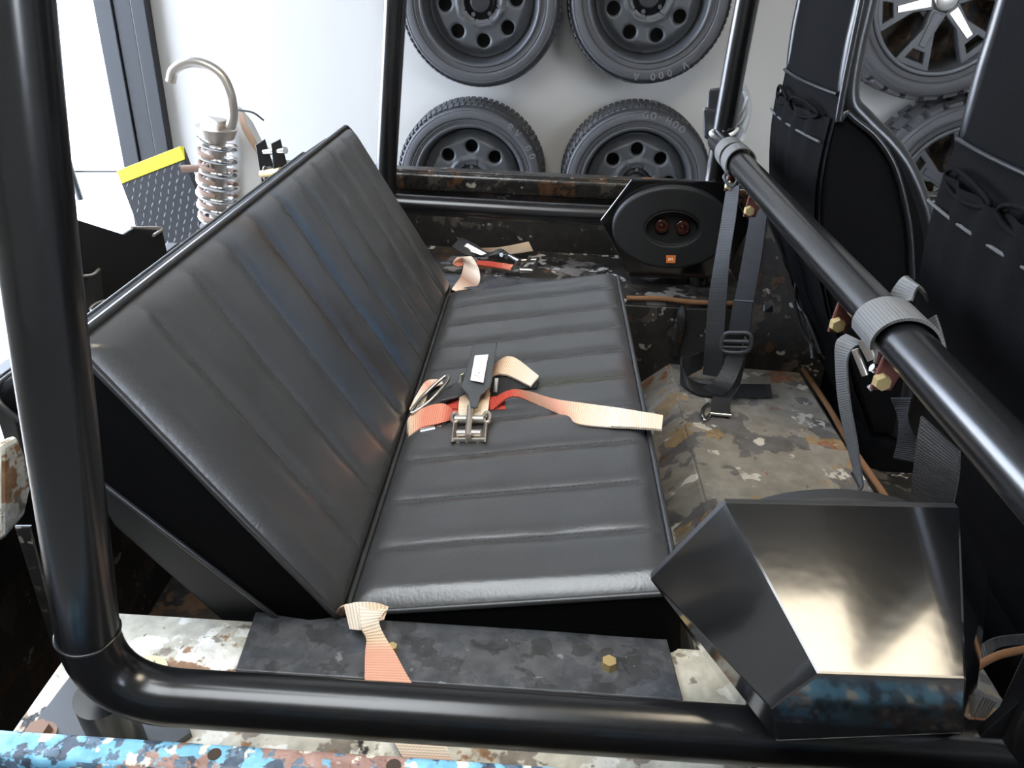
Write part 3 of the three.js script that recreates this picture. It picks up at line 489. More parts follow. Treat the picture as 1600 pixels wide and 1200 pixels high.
// ---------------------------------------------------------------- steel planks bolted across the wheel wells
{
  const t = thing('steel_plank', 'black scuffed steel plank on the near wheel well with a faded strap over it', 'plank');
  part('plate', hull([[-0.2695,0.999,-0.6032],[0.1488,0.999,-0.6024],[0.1548,0.999,-0.5289],[-0.2639,0.999,-0.5297]].flatMap((p) => [[p[0], 0.9975, p[2]], [p[0], 0.991, p[2]]]), 0.0015), M.plank, t);
  for (const p of [[-0.2, -0.56], [0.105, -0.56]]) part('spacer', rod([p[0], 0.977, p[1]], [p[0], 0.991, p[1]], 0.012), M.rustBolt, t);
  part('bolt', hexBolt([0.0889,0.999,-0.5617], [0, 1, 0], 0.0085, 0.008), M.brassBolt, t, 'yellow zinc hexagon bolt'); part('bolt', hexBolt([-0.1223,0.999,-0.5637], [0, 1, 0], 0.006, 0.007), M.brassBolt, t);
  const u = thing('steel_plank', 'black steel plank on the far wheel well beneath the far belt latch', 'plank');
  part('plate', rbox(-0.27, 0.16, 0.978, 0.986, -1.66, -1.575, 0.002), M.plank, u); part('bolt', hexBolt([-0.1108,0.986,-1.6784], [0, 1, 0], 0.0085, 0.008), M.steel, u); part('spacer', rod([-0.2, 0.97, -1.62], [-0.2, 0.98, -1.62], 0.012), M.rustBolt, u);
}

// ---------------------------------------------------------------- lap belts
const CREAM = [0.8, 0.6, 0.42], PINK = [0.74, 0.36, 0.25], RED = [0.5, 0.055, 0.03], BROWN = [0.36, 0.2, 0.13], PALE = [0.84, 0.72, 0.6], SALMON = [0.72, 0.25, 0.16];
const tagTex = (() => { // worn sewn-on label: faint upright marks, most of the print rubbed away
  const c = document.createElement('canvas'); c.width = 96; c.height = 192; const g = c.getContext('2d'); g.fillStyle = '#f2f0ea'; g.fillRect(0, 0, 96, 192);
  g.fillStyle = 'rgba(70,66,60,0.75)'; for (const [x, y, w, h] of [[40, 128, 16, 5], [54, 118, 5, 14], [22, 150, 30, 4], [22, 166, 6, 3], [60, 160, 5, 12], [44, 96, 8, 5], [50, 60, 6, 4]]) g.fillRect(x, y, w, h);
  const t = new THREE.CanvasTexture(c); t.colorSpace = THREE.SRGBColorSpace; return t;
})();
function quad(p, mat, name, parent, lab) { // flat label given by four corners, a hair thick
  const g = new THREE.BufferGeometry(), [a, b, c, d] = p.map(V), n = b.clone().sub(a).cross(d.clone().sub(a)).normalize().multiplyScalar(0.0004), q = [a, b, c, d], P = [];
  const push = (x, s) => { const v = x.clone().addScaledVector(n, s); P.push(v.x, v.y, v.z); }, U = [], uvs = [[0, 1], [1, 1], [1, 0], [0, 0]];
  for (const s of [1, -1]) for (const i of s > 0 ? [0, 1, 2, 0, 2, 3] : [0, 2, 1, 0, 3, 2]) { push(q[i], s); U.push(...uvs[i]); }
  for (let i = 0; i < 4; i++) { const j = (i + 1) % 4; for (const [k, s] of [[i, 1], [i, -1], [j, -1], [i, 1], [j, -1], [j, 1]]) { push(q[k], s); U.push(0.02, 0.98); } }
  g.setAttribute('position', new THREE.Float32BufferAttribute(P, 3)); g.setAttribute('uv', new THREE.Float32BufferAttribute(U, 2)); g.computeVertexNormals();
  return part(name, g, mat, parent, lab);
}
M.tag = std({ map: tagTex, roughness: 0.7 });
{ // belt in the middle of the bench
  const t = thing('lap_belt', 'faded red and cream lap belt with steel latch in the middle of the bench cushion', 'seat belt');
  part('webbing', ribbon([[[-0.0627,1.037,-1.0031], [-0.0556,1.0342,-0.9828]], [[-0.0312,1.0571,-1.0046], [-0.0277,1.0536,-0.9922]], [[-0.0028,1.0562,-1.0056], [0.0073,1.0459,-0.9878]], [[0.0336,1.0589,-0.9823], [0.0481,1.0514,-0.9469]], [[0.0747,1.0644,-0.9642], [0.0651,1.0591,-0.917]], [[0.1111,1.0691,-0.9493], [0.1041,1.0663,-0.901]], [[0.145,1.0753,-0.93], [0.1415,1.0732,-0.8904]], [[0.173,1.0805,-0.9141], [0.1679,1.078,-0.882]]], 0.002, { n: 90, colors: [RED, RED, BROWN, PINK, CREAM, PALE, CREAM, PALE] }), M.belt, t, 'webbing faded from red to cream');
  part('strap_end', ribbon([[[0.1106,1.0715,-0.9449], [0.1046,1.0689,-0.8983]], [[0.1443,1.0778,-0.9257], [0.1402,1.0755,-0.888]], [[0.1722,1.0829,-0.9098], [0.1671,1.0804,-0.8779]]], 0.003, { n: 20, colors: [PALE, CREAM] }), M.belt, t);
  part('webbing', ribbon([[[-0.0644,1.0407,-1.0511], [-0.0639,1.0408,-1.0191]], [[-0.0546,1.0527,-1.1014], [-0.0604,1.0476,-1.0592]], [[-0.0318,1.0529,-1.1196], [-0.0409,1.0471,-1.0708]], [[0.0091,1.0553,-1.0566], [-0.0023,1.0512,-1.0306]]], 0.003, { n: 40, colors: [BROWN, BROWN, CREAM, PALE] }), M.belt, t);
  part('pad', ribbon([[[-0.0894,1.0311,-1.0962], [-0.0829,1.0302,-1.0246]], [[-0.0596,1.0386,-1.0938], [-0.0565,1.0361,-1.0208]], [[-0.0216,1.0446,-1.0738], [-0.0236,1.0422,-1.0331]], [[0.0096,1.0493,-1.0476], [0.0062,1.0477,-1.0322]]], 0.004, { n: 24 }), M.blackWeb, t, 'black rubber pad');
  part('webbing', ribbon([[[-0.1729,1.0044,-0.9597], [-0.1669,1.0056,-0.9447]], [[-0.1732,1.0146,-0.9854], [-0.1643,1.0121,-0.9411]], [[-0.1517,1.0287,-0.9909], [-0.1498,1.0189,-0.9522]], [[-0.1252,1.0397,-0.9856], [-0.1268,1.0252,-0.9546]], [[-0.11,1.0344,-0.9801], [-0.1101,1.0262,-0.9653]], [[-0.098,1.0305,-0.9883], [-0.0968,1.0266,-0.9768]]], 0.002, { n: 60, colors: [BROWN, CREAM, SALMON, SALMON, RED, RED] }), M.belt, t);
  part('webbing', ribbon([[[-0.1681,1.0074,-0.9417], [-0.1667,1.0076,-0.9551]], [[-0.162,1.0146,-0.9721], [-0.1539,1.0141,-0.9494]], [[-0.1244,1.0215,-0.9646], [-0.1222,1.0199,-0.9466]]], 0.002, { n: 24, colors: [CREAM, BROWN, BROWN] }), M.belt, t);
  part('webbing', ribbon([[[-0.1777,1.0117,-1.0122], [-0.1674,1.0116,-0.9949]], [[-0.1716,1.021,-1.0352], [-0.156,1.0218,-1.0197]], [[-0.1624,1.0247,-1.0784], [-0.1533,1.0243,-1.0552]], [[-0.1399,1.0248,-1.0873], [-0.136,1.0255,-1.0716]]], 0.002, { n: 30, colors: [CREAM, PALE, PINK, PALE] }), M.belt, t);
  part('webbing', ribbon([[[-0.1234,1.0238,-1.0317], [-0.1201,1.0223,-1.0038]], [[-0.1029,1.0296,-1.0352], [-0.0984,1.0284,-0.9919]], [[-0.0605,1.0354,-1.0256], [-0.0577,1.0339,-0.9869]], [[-0.0369,1.0377,-1.0048], [-0.0357,1.0379,-0.9822]]], 0.002, { n: 24, colors: [RED, RED, RED, RED] }), M.belt, t, 'unfaded red webbing under the latch');
  part('buckle_wire', tube([[-0.1706,1.0232,-0.9873], [-0.1585,1.0295,-1.0251], [-0.136,1.0418,-1.0572], [-0.1277,1.0453,-1.0597], [-0.1259,1.0446,-1.0446], [-0.1446,1.0341,-1.0067], [-0.1626,1.0247,-0.9893]], 0.0028, 50, { n: 8, closed: true }), M.steel, t);
  part('tongue', plate([[-0.152,1.0266,-0.9927], [-0.1335,1.03,-1.0369], [-0.115,1.0334,-1.059], [-0.0914,1.0378,-1.0744], [-0.0837,1.0392,-1.0316], [-0.1072,1.0349,-1.0133], [-0.1297,1.0307,-1.0067], [-0.1416,1.0285,-0.9849]], 0.004, 0.001, [[[-0.1247,1.0316,-1.0349], 0.005]]), M.darkSteel, t);
  part('pin', rod([-0.1509,1.0126,-0.947], [-0.1318,1.0161,-0.9518], 0.007), M.chrome, t);
  const lev = part('lever', plate([[-0.0946,1.0657,-1.1267], [-0.0577,1.0725,-1.1262], [-0.0588,1.0621,-1.0313], [-0.0606,1.0577,-1.0057], [-0.0711,1.0517,-0.9907], [-0.0741,1.0491,-0.9618], [-0.0831,1.0475,-0.9637], [-0.0895,1.0483,-0.9929], [-0.1028,1.0499,-1.0154], [-0.0999,1.0545,-1.0411]].map((p, i, A) => { const o = V(A[0]), n = V(A[1]).sub(o).cross(V(A[6]).sub(o)).normalize(); return V(p).addScaledVector(n, -V(p).sub(o).dot(n)).toArray(); }), 0.004, 0.001), M.greyPlate, t, 'dark latch lever');
  quad([[-0.0893,1.0672,-1.0899], [-0.0689,1.0709,-1.0891], [-0.0703,1.0636,-1.0112], [-0.0898,1.0599,-1.0237]], M.tag, 'label', lev, 'white worn label');
  part('latch_ear', [hull([[-0.1106,1.0322,-1.0536], [-0.1076,1.048,-1.0611], [-0.1041,1.0487,-1.0644], [-0.1057,1.0331,-1.0525]], 0.0012), hull([[-0.0551,1.0425,-1.0249], [-0.0543,1.0579,-1.036], [-0.0505,1.0586,-1.0351], [-0.0513,1.0432,-1.0241]], 0.0012)], M.steel, t);
  part('webbing', ribbon([[[-0.1049,1.0353,-1.0265], [-0.0604,1.0435,-1.0204]], [[-0.1036,1.0335,-0.9972], [-0.0598,1.0416,-0.9877]], [[-0.1013,1.0299,-0.9671], [-0.0602,1.0375,-0.9587]]], 0.002, { n: 16, colors: [BROWN, CREAM, PALE] }), M.belt, t);
  part('latch', [rod([-0.1036,1.0335,-0.9553], [-0.0872,1.0365,-0.952], 0.0058), rod([-0.0809,1.0377,-0.9507], [-0.0629,1.041,-0.947], 0.0058), rod([-0.0967,1.0348,-0.9164], [-0.0844,1.0371,-0.914], 0.005), rod([-0.0774,1.0384,-0.9127], [-0.0643,1.0408,-0.9101], 0.005), rod([-0.0851,1.0451,-0.975], [-0.0812,1.0417,-0.8986], 0.0042),
    hull([[-0.1061,1.029,-0.954], [-0.1015,1.0298,-0.953], [-0.0984,1.0263,-0.9086], [-0.1037,1.0254,-0.9096], [-0.1045,1.0374,-0.9399], [-0.1025,1.0317,-0.8997]], 0.001), hull([[-0.0627,1.037,-0.9452], [-0.0583,1.0378,-0.9443], [-0.0583,1.0337,-0.9011], [-0.0618,1.0331,-0.9017], [-0.0592,1.0458,-0.9307], [-0.0577,1.04,-0.8912]], 0.001),
    hull([[-0.1048,1.0252,-0.9197], [-0.0591,1.0336,-0.9109], [-0.0592,1.0336,-0.9012], [-0.1037,1.0254,-0.9096], [-0.1033,1.0315,-0.9063], [-0.059,1.0397,-0.8978]], 0.0015), tube([[-0.1101,1.0323,-0.9655], [-0.1065,1.033,-0.9738], [-0.1005,1.0341,-0.96], [-0.1026,1.0337,-0.9464], [-0.1075,1.0328,-0.9509]], 0.0028, 24, { n: 6, closed: true }), tube([[-0.0645,1.0407,-0.9561], [-0.0609,1.0414,-0.966], [-0.0556,1.0424,-0.9543], [-0.0571,1.0421,-0.9389], [-0.0625,1.0411,-0.9417]], 0.0028, 24, { n: 6, closed: true }),
    rod([-0.0949,1.027,-0.908], [-0.0936,1.0211,-0.9046], 0.0035), rod([-0.0817,1.0294,-0.9055], [-0.0817,1.0233,-0.9056], 0.0035), rod([-0.0678,1.032,-0.9029], [-0.0685,1.0258,-0.9015], 0.0035)], M.wornSteel, t, 'worn steel latch link');
}
{ // strap over the near plank
  const t = thing('lap_belt', 'faded cream and pink strap draped over the black plank on the near wheel well', 'seat belt');
  part('webbing', ribbon([[[-0.1756,1.024,-0.596], [-0.1665,1.01,-0.5778]], [[-0.1614,1.028,-0.5966], [-0.1534,1.014,-0.574]], [[-0.143,1.03,-0.5952], [-0.1407,1.018,-0.5814]], [[-0.1309,1.026,-0.5951], [-0.1339,1.018,-0.5854]]], 0.002, { n: 30, colors: [PALE, PALE, CREAM, CREAM] }), M.belt, t);
  part('webbing', ribbon([[[-0.1878,1.002,-0.6026], [-0.1839,1.002,-0.603]], [[-0.1815,1.018,-0.5973], [-0.1739,1.008,-0.6012]], [[-0.1741,1.025,-0.5951], [-0.164,1.016,-0.5937]]], 0.002, { n: 16, colors: [BROWN, BROWN, CREAM] }), M.belt, t);
  part('webbing', ribbon([[[-0.1593,1.026,-0.5926], [-0.132,1.026,-0.5905]], [[-0.1532,1.022,-0.5694], [-0.1383,1.018,-0.5816]], [[-0.1477,1.012,-0.5647], [-0.1302,1.009,-0.5708]], [[-0.1469,1.004,-0.5561], [-0.1189,1.006,-0.5565]], [[-0.1431,1.003,-0.5351], [-0.1055,1.004,-0.5357]], [[-0.1371,1.001,-0.5148], [-0.0915,1.001,-0.5155]], [[-0.1196,0.988,-0.4922], [-0.0731,0.988,-0.4924]], [[-0.1004,0.981,-0.4678], [-0.0563,0.981,-0.4685]], [[-0.0876,0.98,-0.4517], [-0.0421,0.98,-0.4514]]], 0.002, { n: 80, colors: [PALE, PALE, CREAM, PINK, PINK, PINK, CREAM, PALE, PINK] }), M.belt, t, 'ribbed cream and pink webbing');
}
{ // belt lying on the far wheel well
  const t = thing('lap_belt', 'faded belt with black lever and steel latch lying on the far wheel well', 'seat belt');
  part('webbing', ribbon([[[-0.1794,0.985,-1.5693], [-0.1702,0.985,-1.5595]], [[-0.1674,0.99,-1.6347], [-0.1302,0.985,-1.5913]], [[-0.1675,1,-1.6893], [-0.1258,0.995,-1.6352]], [[-0.1773,1.02,-1.6727], [-0.1467,1.02,-1.6774]], [[-0.1868,1.01,-1.6577], [-0.1701,1.01,-1.6858]], [[-0.1779,1,-1.6666], [-0.1653,1,-1.6811]]], 0.002, { n: 50, colors: [CREAM, BROWN, PALE, PALE, SALMON, SALMON] }), M.belt, t);
  part('webbing', ribbon([[[-0.1398,1,-1.8015], [-0.1294,0.99,-1.7864]], [[-0.0882,1,-1.8193], [-0.079,0.99,-1.7943]], [[-0.0276,1,-1.8682], [-0.0153,0.995,-1.8175]]], 0.002, { n: 24, colors: [BROWN, CREAM, CREAM] }), M.belt, t);
  part('webbing', ribbon([[[-0.141,0.995,-1.7294], [-0.1381,0.99,-1.7137]], [[-0.0969,0.995,-1.723], [-0.0969,0.99,-1.7029]], [[-0.0573,0.995,-1.7118], [-0.0619,0.99,-1.6913]]], 0.002, { n: 20, colors: [RED, RED, SALMON] }), M.belt, t);
  const lev = part('lever', ribbon([[[-0.1832,1.03,-1.7827], [-0.1991,1.02,-1.7404]], [[-0.1491,1.02,-1.767], [-0.1661,1.005,-1.7317]], [[-0.1189,1.005,-1.7618], [-0.1327,0.995,-1.7529]], [[-0.0904,1.01,-1.7743], [-0.0923,1,-1.7626]], [[-0.0674,1,-1.7665], [-0.0738,0.992,-1.7529]]], 0.004, { n: 30 }), M.darkSteel, t, 'dark latch lever');
  quad([[-0.1661,1.0245,-1.7598], [-0.1205,1.008,-1.7435], [-0.1318,1.004,-1.74], [-0.1765,1.016,-1.747]], M.tag, 'label', lev, 'white worn label');
  part('latch', [rod([-0.0687,0.998,-1.7631], [-0.0438,0.998,-1.7313], 0.005), rod([-0.0527,0.995,-1.7386], [-0.0035,0.995,-1.7551], 0.0045), rod([-0.0419,0.992,-1.6888], [-0.0134,0.992,-1.6889], 0.006), rod([-0.0134,0.995,-1.6847], [-0.0022,1,-1.7496], 0.0035), rod([-0.0423,0.995,-1.6971], [-0.0211,1,-1.7467], 0.0035), rod([-0.0589,0.995,-1.6862], [-0.044,1,-1.7343], 0.003)], M.steel, t);
  part('pin', rod([-0.0874,1.005,-1.7531], [-0.0819,1.005,-1.7585], 0.007), M.chrome, t);
}

// ---------------------------------------------------------------- speaker pods
function ovalSpeaker(t, c, front) { // oval grille plate, cut-out and two small drivers; front = +1 faces the camera side
  const ring = (rx, ry, z0, z1, hx, hy, bev) => { const s = new THREE.Shape(), h = new THREE.Path(); s.absellipse(0, 0, rx, ry, 0, Math.PI * 2, false, 0); if (hx) { h.absellipse(0, 0, hx, hy, 0, Math.PI * 2, false, 0); s.holes.push(h); } const g = new THREE.ExtrudeGeometry(s, { depth: z1 - z0 - 2 * bev, bevelEnabled: true, bevelThickness: bev, bevelSize: bev, bevelOffset: -bev, bevelSegments: 4, curveSegments: 48 }); g.translate(0, 0, z0 + bev); return boxUV(g); };
  const place = (g) => { if (front < 0) g.rotateY(Math.PI); g.translate(...c); return g; };
  const grille = part('grille', place(ring(0.125, 0.089, 0.002, 0.026, 0.056, 0.036, 0.007)), M.grille, t, 'dark grey oval grille');
  part('grille_recess', place(ring(0.06, 0.04, 0.001, 0.006, 0, 0, 0.001)), M.cone, grille);
  for (const x of [-0.02, 0.024]) { const q = lathe([[0, 0.004], [0.004, 0.0035], [0.007, 0.0], [0.012, 0.003], [0.0155, 0.001], [0.016, -0.004]], 28); q.rotateX(Math.PI / 2); q.translate(x, 0.0, 0.01); part('driver', place(q), M.clearRed, grille, 'small red driver'); }
  part('oval_trim', place((() => { const p = []; for (let i = 0; i < 60; i++) p.push(new THREE.Vector3(0.0565 * Math.cos(i / 60 * 6.2832), 0.0365 * Math.sin(i / 60 * 6.2832), 0.024)); return sweep(p, 0.0012, { n: 6, closed: true }); })()), M.podMatte, grille);
  return { grille, place };
}
{
  const t = thing('speaker_pod', 'far black speaker pod with oval grille, facing across the seat below the harness bar', 'speaker');
  const F = [[0.1286,1.1151,-1.68],[0.1845,1.2037,-1.68],[0.3695,1.2074,-1.68],[0.4421,1.1241,-1.68],[0.4017,1.0043,-1.68],[0.2028,0.9935,-1.68]];
  part('enclosure', hull([...F, ...F.map((p) => [0.28 + (p[0] - 0.28) * 0.72, 1.1 + (p[1] - 1.1) * 0.75, -1.8])], 0.003), M.pod, t);
  const c = [0.2759,1.1129,-1.68], { grille } = ovalSpeaker(t, [c[0], c[1], -1.679], 1);
  const cv = document.createElement('canvas'); cv.width = cv.height = 64; const g = cv.getContext('2d'); g.fillStyle = '#d8793a'; g.fillRect(0, 0, 64, 64); g.fillStyle = '#ffe9d2'; g.font = 'bold 26px sans-serif'; g.textAlign = 'center'; g.fillText('JBL', 32, 40);
  const tx = new THREE.CanvasTexture(cv); tx.colorSpace = THREE.SRGBColorSpace;
  quad([[0.2702,1.0553,-1.6515], [0.2905,1.0564,-1.6515], [0.2914,1.0392,-1.6515], [0.2724,1.0382,-1.6515]], std({ map: tx, roughness: 0.5 }), 'badge', grille, 'small orange badge');
}
{
  const t = thing('speaker_pod', 'near glossy black faceted speaker pod standing on the tube beside the bench', 'speaker');
  const F = [[0.1614,1.2195,-0.53],[0.1121,1.1387,-0.53],[0.2172,0.9854,-0.53],[0.3411,1.2281,-0.53],[0.384,1.1638,-0.53],[0.4182,1.0146,-0.53]], B = [[0.2936,1.1929,-0.3894], ...[[0.2002,1.1885,-0.39],[0.1761,1.1544,-0.39],[0.1858,1.1242,-0.39],[0.3067,1.1438,-0.39]]];
  part('enclosure', hull([...F, ...B], 0.0022), M.pod, t, 'glossy black folded steel box');
  part('face_plate', hull(F.flatMap((p) => [[p[0], p[1], -0.531], [p[0], p[1], -0.536]]), 0.002), M.podMatte, t);
  const c = [0.2658,1.1682,-0.53]; ovalSpeaker(t, [c[0], c[1] - 0.035, -0.538], -1);
}

// ---------------------------------------------------------------- harness straps on the bar
const BX = 0.353, BY = 1.29;
const wrap = (z0, z1, a0, a1, r, skew = 0, flip) => { const st = []; for (let i = 0; i <= 16; i++) { const k = i / 16, a = a0 + (a1 - a0) * k, s = skew * k; st.push([[BX + r * Math.cos(a), BY + r * Math.sin(a), z0 + s], [BX + r * Math.cos(a), BY + r * Math.sin(a), z1 + s]]); } return st; };
{
  const t = thing('harness_strap', 'long dark strap pair hanging from the far end of the harness bar', 'strap');
  part('bar_wrap', [ribbon(wrap(-1.585, -1.535, -0.6, 4.2, 0.027), 0.002), ribbon(wrap(-1.53, -1.485, -0.2, 4.0, 0.028, 0.02), 0.0022)], M.greyWeb, t, 'grey worn webbing round the bar');
  part('adjuster', tube([[0.3251,1.267,-1.47], [0.3391,1.2539,-1.46], [0.3477,1.2647,-1.46], [0.3513,1.282,-1.47], [0.3383,1.2756,-1.48]], 0.003, 40, { n: 8, closed: true }), M.greyPlate, t);
  part('webbing', ribbon([[[0.3397,1.2475,-1.5], [0.3562,1.2534,-1.47]], [[0.3402,1.1847,-1.5], [0.3591,1.1943,-1.47]], [[0.3399,1.109,-1.5], [0.3606,1.1203,-1.47]], [[0.3404,1.0161,-1.5], [0.3705,1.0258,-1.48]], [[0.3484,0.911,-1.5], [0.3833,0.9178,-1.49]], [[0.3555,0.8473,-1.51], [0.3964,0.8422,-1.51]]], 0.0016, { n: 40 }), M.greyWeb2 = std({ color: lin(0.042, 0.043, 0.045), roughness: 0.6, bumpMap: webBump, bumpScale: 0.0004, map: webMap }), t, 'charcoal webbing');
  part('webbing', ribbon([[[0.3524,0.8973,-1.52], [0.3546,0.8557,-1.52]], [[0.3235,0.8934,-1.5], [0.3271,0.8491,-1.5]], [[0.3034,0.8864,-1.5], [0.3097,0.8299,-1.5]], [[0.3179,0.8559,-1.48], [0.3203,0.8368,-1.46]], [[0.3582,0.832,-1.4961], [0.3498,0.832,-1.4448]], [[0.4274,0.83,-1.508], [0.4161,0.83,-1.4507]], [[0.501,0.83,-1.5138], [0.4907,0.83,-1.4593]]], 0.0016, { n: 60 }), M.blackWeb, t);
  part('webbing', ribbon([[[0.3787,1.2188,-1.45], [0.4006,1.2247,-1.42]], [[0.3793,1.128,-1.45], [0.4052,1.1372,-1.42]], [[0.3783,1.0409,-1.45], [0.4064,1.0519,-1.42]], [[0.3787,0.9711,-1.45], [0.4092,0.981,-1.42]]], 0.0018, { n: 30 }), M.blackWeb, t);
  part('stitched_patch', ribbon([[[0.3747,1.0434,-1.44], [0.4026,1.0545,-1.41]], [[0.3753,0.9727,-1.44], [0.408,0.9827,-1.41]]], 0.003, { n: 6 }), M.blackWeb, t);
  part('stitch_line', [rod([0.3742,1.0442,-1.438], [0.402,1.0552,-1.408], 0.001, { n: 5 }), rod([0.3898,1.0307,-1.438], [0.3883,0.996,-1.438], 0.0022, { n: 5 })], M.greyPlate, t);
  const b = part('buckle', tube([[0.3657,0.9437,-1.43], [0.3668,0.9753,-1.43], [0.3841,0.9849,-1.42], [0.4085,0.9868,-1.41], [0.4114,0.956,-1.41], [0.3911,0.9431,-1.42]], 0.0042, 50, { n: 8, closed: true, }), M.darkSteel, t, 'dark three-bar buckle');
  part('cross_bar', [rod([0.3665,0.9617,-1.43], [0.4098,0.9721,-1.41], 0.0042), rod([0.3672,0.9494,-1.43], [0.4107,0.96,-1.41], 0.0025)], M.darkSteel, b);
  part('webbing', ribbon([[[0.3777,0.9458,-1.43], [0.41,0.9484,-1.42]], [[0.372,0.9035,-1.43], [0.4047,0.9063,-1.42]], [[0.3579,0.8779,-1.42], [0.3929,0.8753,-1.41]], [[0.3411,0.8571,-1.43], [0.3781,0.8459,-1.42]]], 0.0018, { n: 30 }), M.greyWeb2, t);
  part('webbing', ribbon([[[0.3835,0.9373,-1.44], [0.4158,0.9412,-1.43]], [[0.3804,0.8577,-1.45], [0.4162,0.8623,-1.44]], [[0.3586,0.84,-1.4126], [0.396,0.84,-1.409]], [[0.3504,0.832,-1.3718], [0.3896,0.832,-1.3687]]], 0.002, { n: 24 }), M.blackWeb, t);
  part('end_clip', [rod([0.3495,0.834,-1.3683], [0.3886,0.834,-1.3652], 0.003), tube([[0.3558,0.83,-1.4171], [0.3363,0.835,-1.3802], [0.3345,0.83,-1.3488], [0.3504,0.83,-1.3703]], 0.004, 16, { n: 6 })], M.chrome, t);
}
{
  const t = thing('harness_strap', 'wide pale grey strap looped over the middle of the harness bar with its end hanging', 'strap');
  part('bar_wrap', ribbon(wrap(-0.775, -0.72, 3.6, -0.6, 0.028, 0.035), 0.003, { n: 50 }), M.greyWeb, t);
  part('webbing', ribbon([[[0.333,1.2588,-0.8], [0.3467,1.2583,-0.78]], [[0.3251,1.2485,-0.8], [0.3351,1.2509,-0.78]], [[0.3304,1.2217,-0.8], [0.3341,1.2319,-0.78]], [[0.3445,1.1744,-0.8], [0.3466,1.1898,-0.78]], [[0.3679,1.1166,-0.8], [0.3666,1.1377,-0.78]], [[0.3952,1.0573,-0.8], [0.3879,1.0782,-0.78]]], 0.0022, { n: 50 }), M.greyWeb, t);
  part('webbing', ribbon([[[0.3821,1.2848,-0.83], [0.3869,1.3041,-0.79]], [[0.3834,1.3012,-0.83], [0.3922,1.3061,-0.8]], [[0.3906,1.3154,-0.83], [0.3947,1.3162,-0.8]], [[0.4044,1.3088,-0.84], [0.4031,1.3096,-0.8]], [[0.4263,1.2892,-0.84], [0.4136,1.2961,-0.81]]], 0.0024, { n: 40 }), M.greyWeb, t);
  part('webbing', ribbon([[[0.4084,1.2758,-0.8], [0.4098,1.2939,-0.78]], [[0.4179,1.2608,-0.79], [0.4168,1.2772,-0.77]], [[0.428,1.2482,-0.78], [0.4254,1.261,-0.77]]], 0.0024, { n: 24 }), M.greyWeb, t);
  part('hook', [tube([[0.3415,1.2747,-0.75], [0.3442,1.2703,-0.74], [0.3453,1.2554,-0.74]], 0.0035, 20, { n: 8 }), tube([[0.3417,1.2494,-0.74], [0.3485,1.2455,-0.74], [0.3514,1.231,-0.74], [0.3454,1.2239,-0.74]], 0.0045, 24, { n: 8 })], M.chrome, t, 'bright steel snap hook');
  part('adjuster', [rod([0.3336,1.2548,-0.77], [0.3466,1.2307,-0.76], 0.0038), rod([0.3355,1.2712,-0.76], [0.3464,1.2549,-0.75], 0.007)], M.wornSteel, t);
  part('end_clip', rod([0.38,1.0837,-0.8], [0.3904,1.0695,-0.79], 0.002), M.chrome, t);
}
single('webbing_strip', ribbon([[[0.3402,1.2621,-0.62], [0.3584,1.2526,-0.58]], [[0.3446,1.2294,-0.62], [0.3648,1.2273,-0.58]], [[0.3587,1.1745,-0.63], [0.3828,1.1767,-0.6]], [[0.3727,1.1227,-0.64], [0.3973,1.1256,-0.61]]], 0.002), std({ color: lin(0.035, 0.032, 0.029), roughness: 0.7, bumpMap: webBump, bumpScale: 0.0004 }), 'broad dark brownish strap hanging behind the near end of the harness bar', 'strap');
single('strap_offcut', ribbon([[[0.4495,1.1326,-0.9], [0.4639,1.1445,-0.88]], [[0.4667,1.103,-0.9], [0.4687,1.1148,-0.88]], [[0.4736,1.0699,-0.9], [0.4892,1.0797,-0.88]], [[0.475,1.0455,-0.9], [0.4932,1.053,-0.88]]], 0.002), M.greyWeb2, 'twisted charcoal strap below the hook of the pale grey strap', 'strap');
{
  const t = thing('wiring', 'thin black wires hanging beside the far front seat under the harness bar', 'wiring');
  for (const p of [[[0.4329,1.1876,-1.55], [0.4799,1.11,-1.55], [0.5124,1.0609,-1.55], [0.5423,0.9862,-1.5], [0.5511,0.9257,-1.45]], [[0.5374,1.0758,-1.55], [0.5126,1.0585,-1.52], [0.5183,1.018,-1.52], [0.535,0.9944,-1.48], [0.5597,0.9422,-1.44]], [[0.5065,1.0254,-1.5], [0.5332,0.9666,-1.48], [0.5759,0.9272,-1.45]]]) part('wire', tube(p, 0.0042, 40, { n: 8 }), M.podMatte, t);
  part('clip', hull([[0.4525,1.0114,-1.5], [0.4662,1.0122,-1.5], [0.4683,1.0013,-1.5], [0.4514,1.0046,-1.49]], 0.003), M.darkSteel, t);
}
{
  const t = thing('strap_bundle', 'loose dark strap and rusty bent rod behind the near speaker pod by the tube', 'strap');
  part('webbing', ribbon([[[0.472,0.99,-0.6261], [0.4684,0.985,-0.6066]], [[0.4926,1,-0.6322], [0.4964,0.99,-0.6282]], [[0.5282,1,-0.6405], [0.5306,0.99,-0.6363]]], 0.002, { n: 20 }), M.greyWeb2, t);
  part('webbing', ribbon([[[0.4443,0.985,-0.5787], [0.4221,0.985,-0.548]], [[0.447,0.99,-0.5637], [0.4299,0.985,-0.5427]], [[0.4628,0.985,-0.5601], [0.4476,0.98,-0.5453]]], 0.002, { n: 20 }), M.greyWeb2, t);
  part('bent_rod', tube([[0.4386,1,-0.5759], [0.4494,1.01,-0.582], [0.4711,1.015,-0.592], [0.5083,1.01,-0.6082]], 0.004, 24, { n: 8 }), M.rust, t);
}

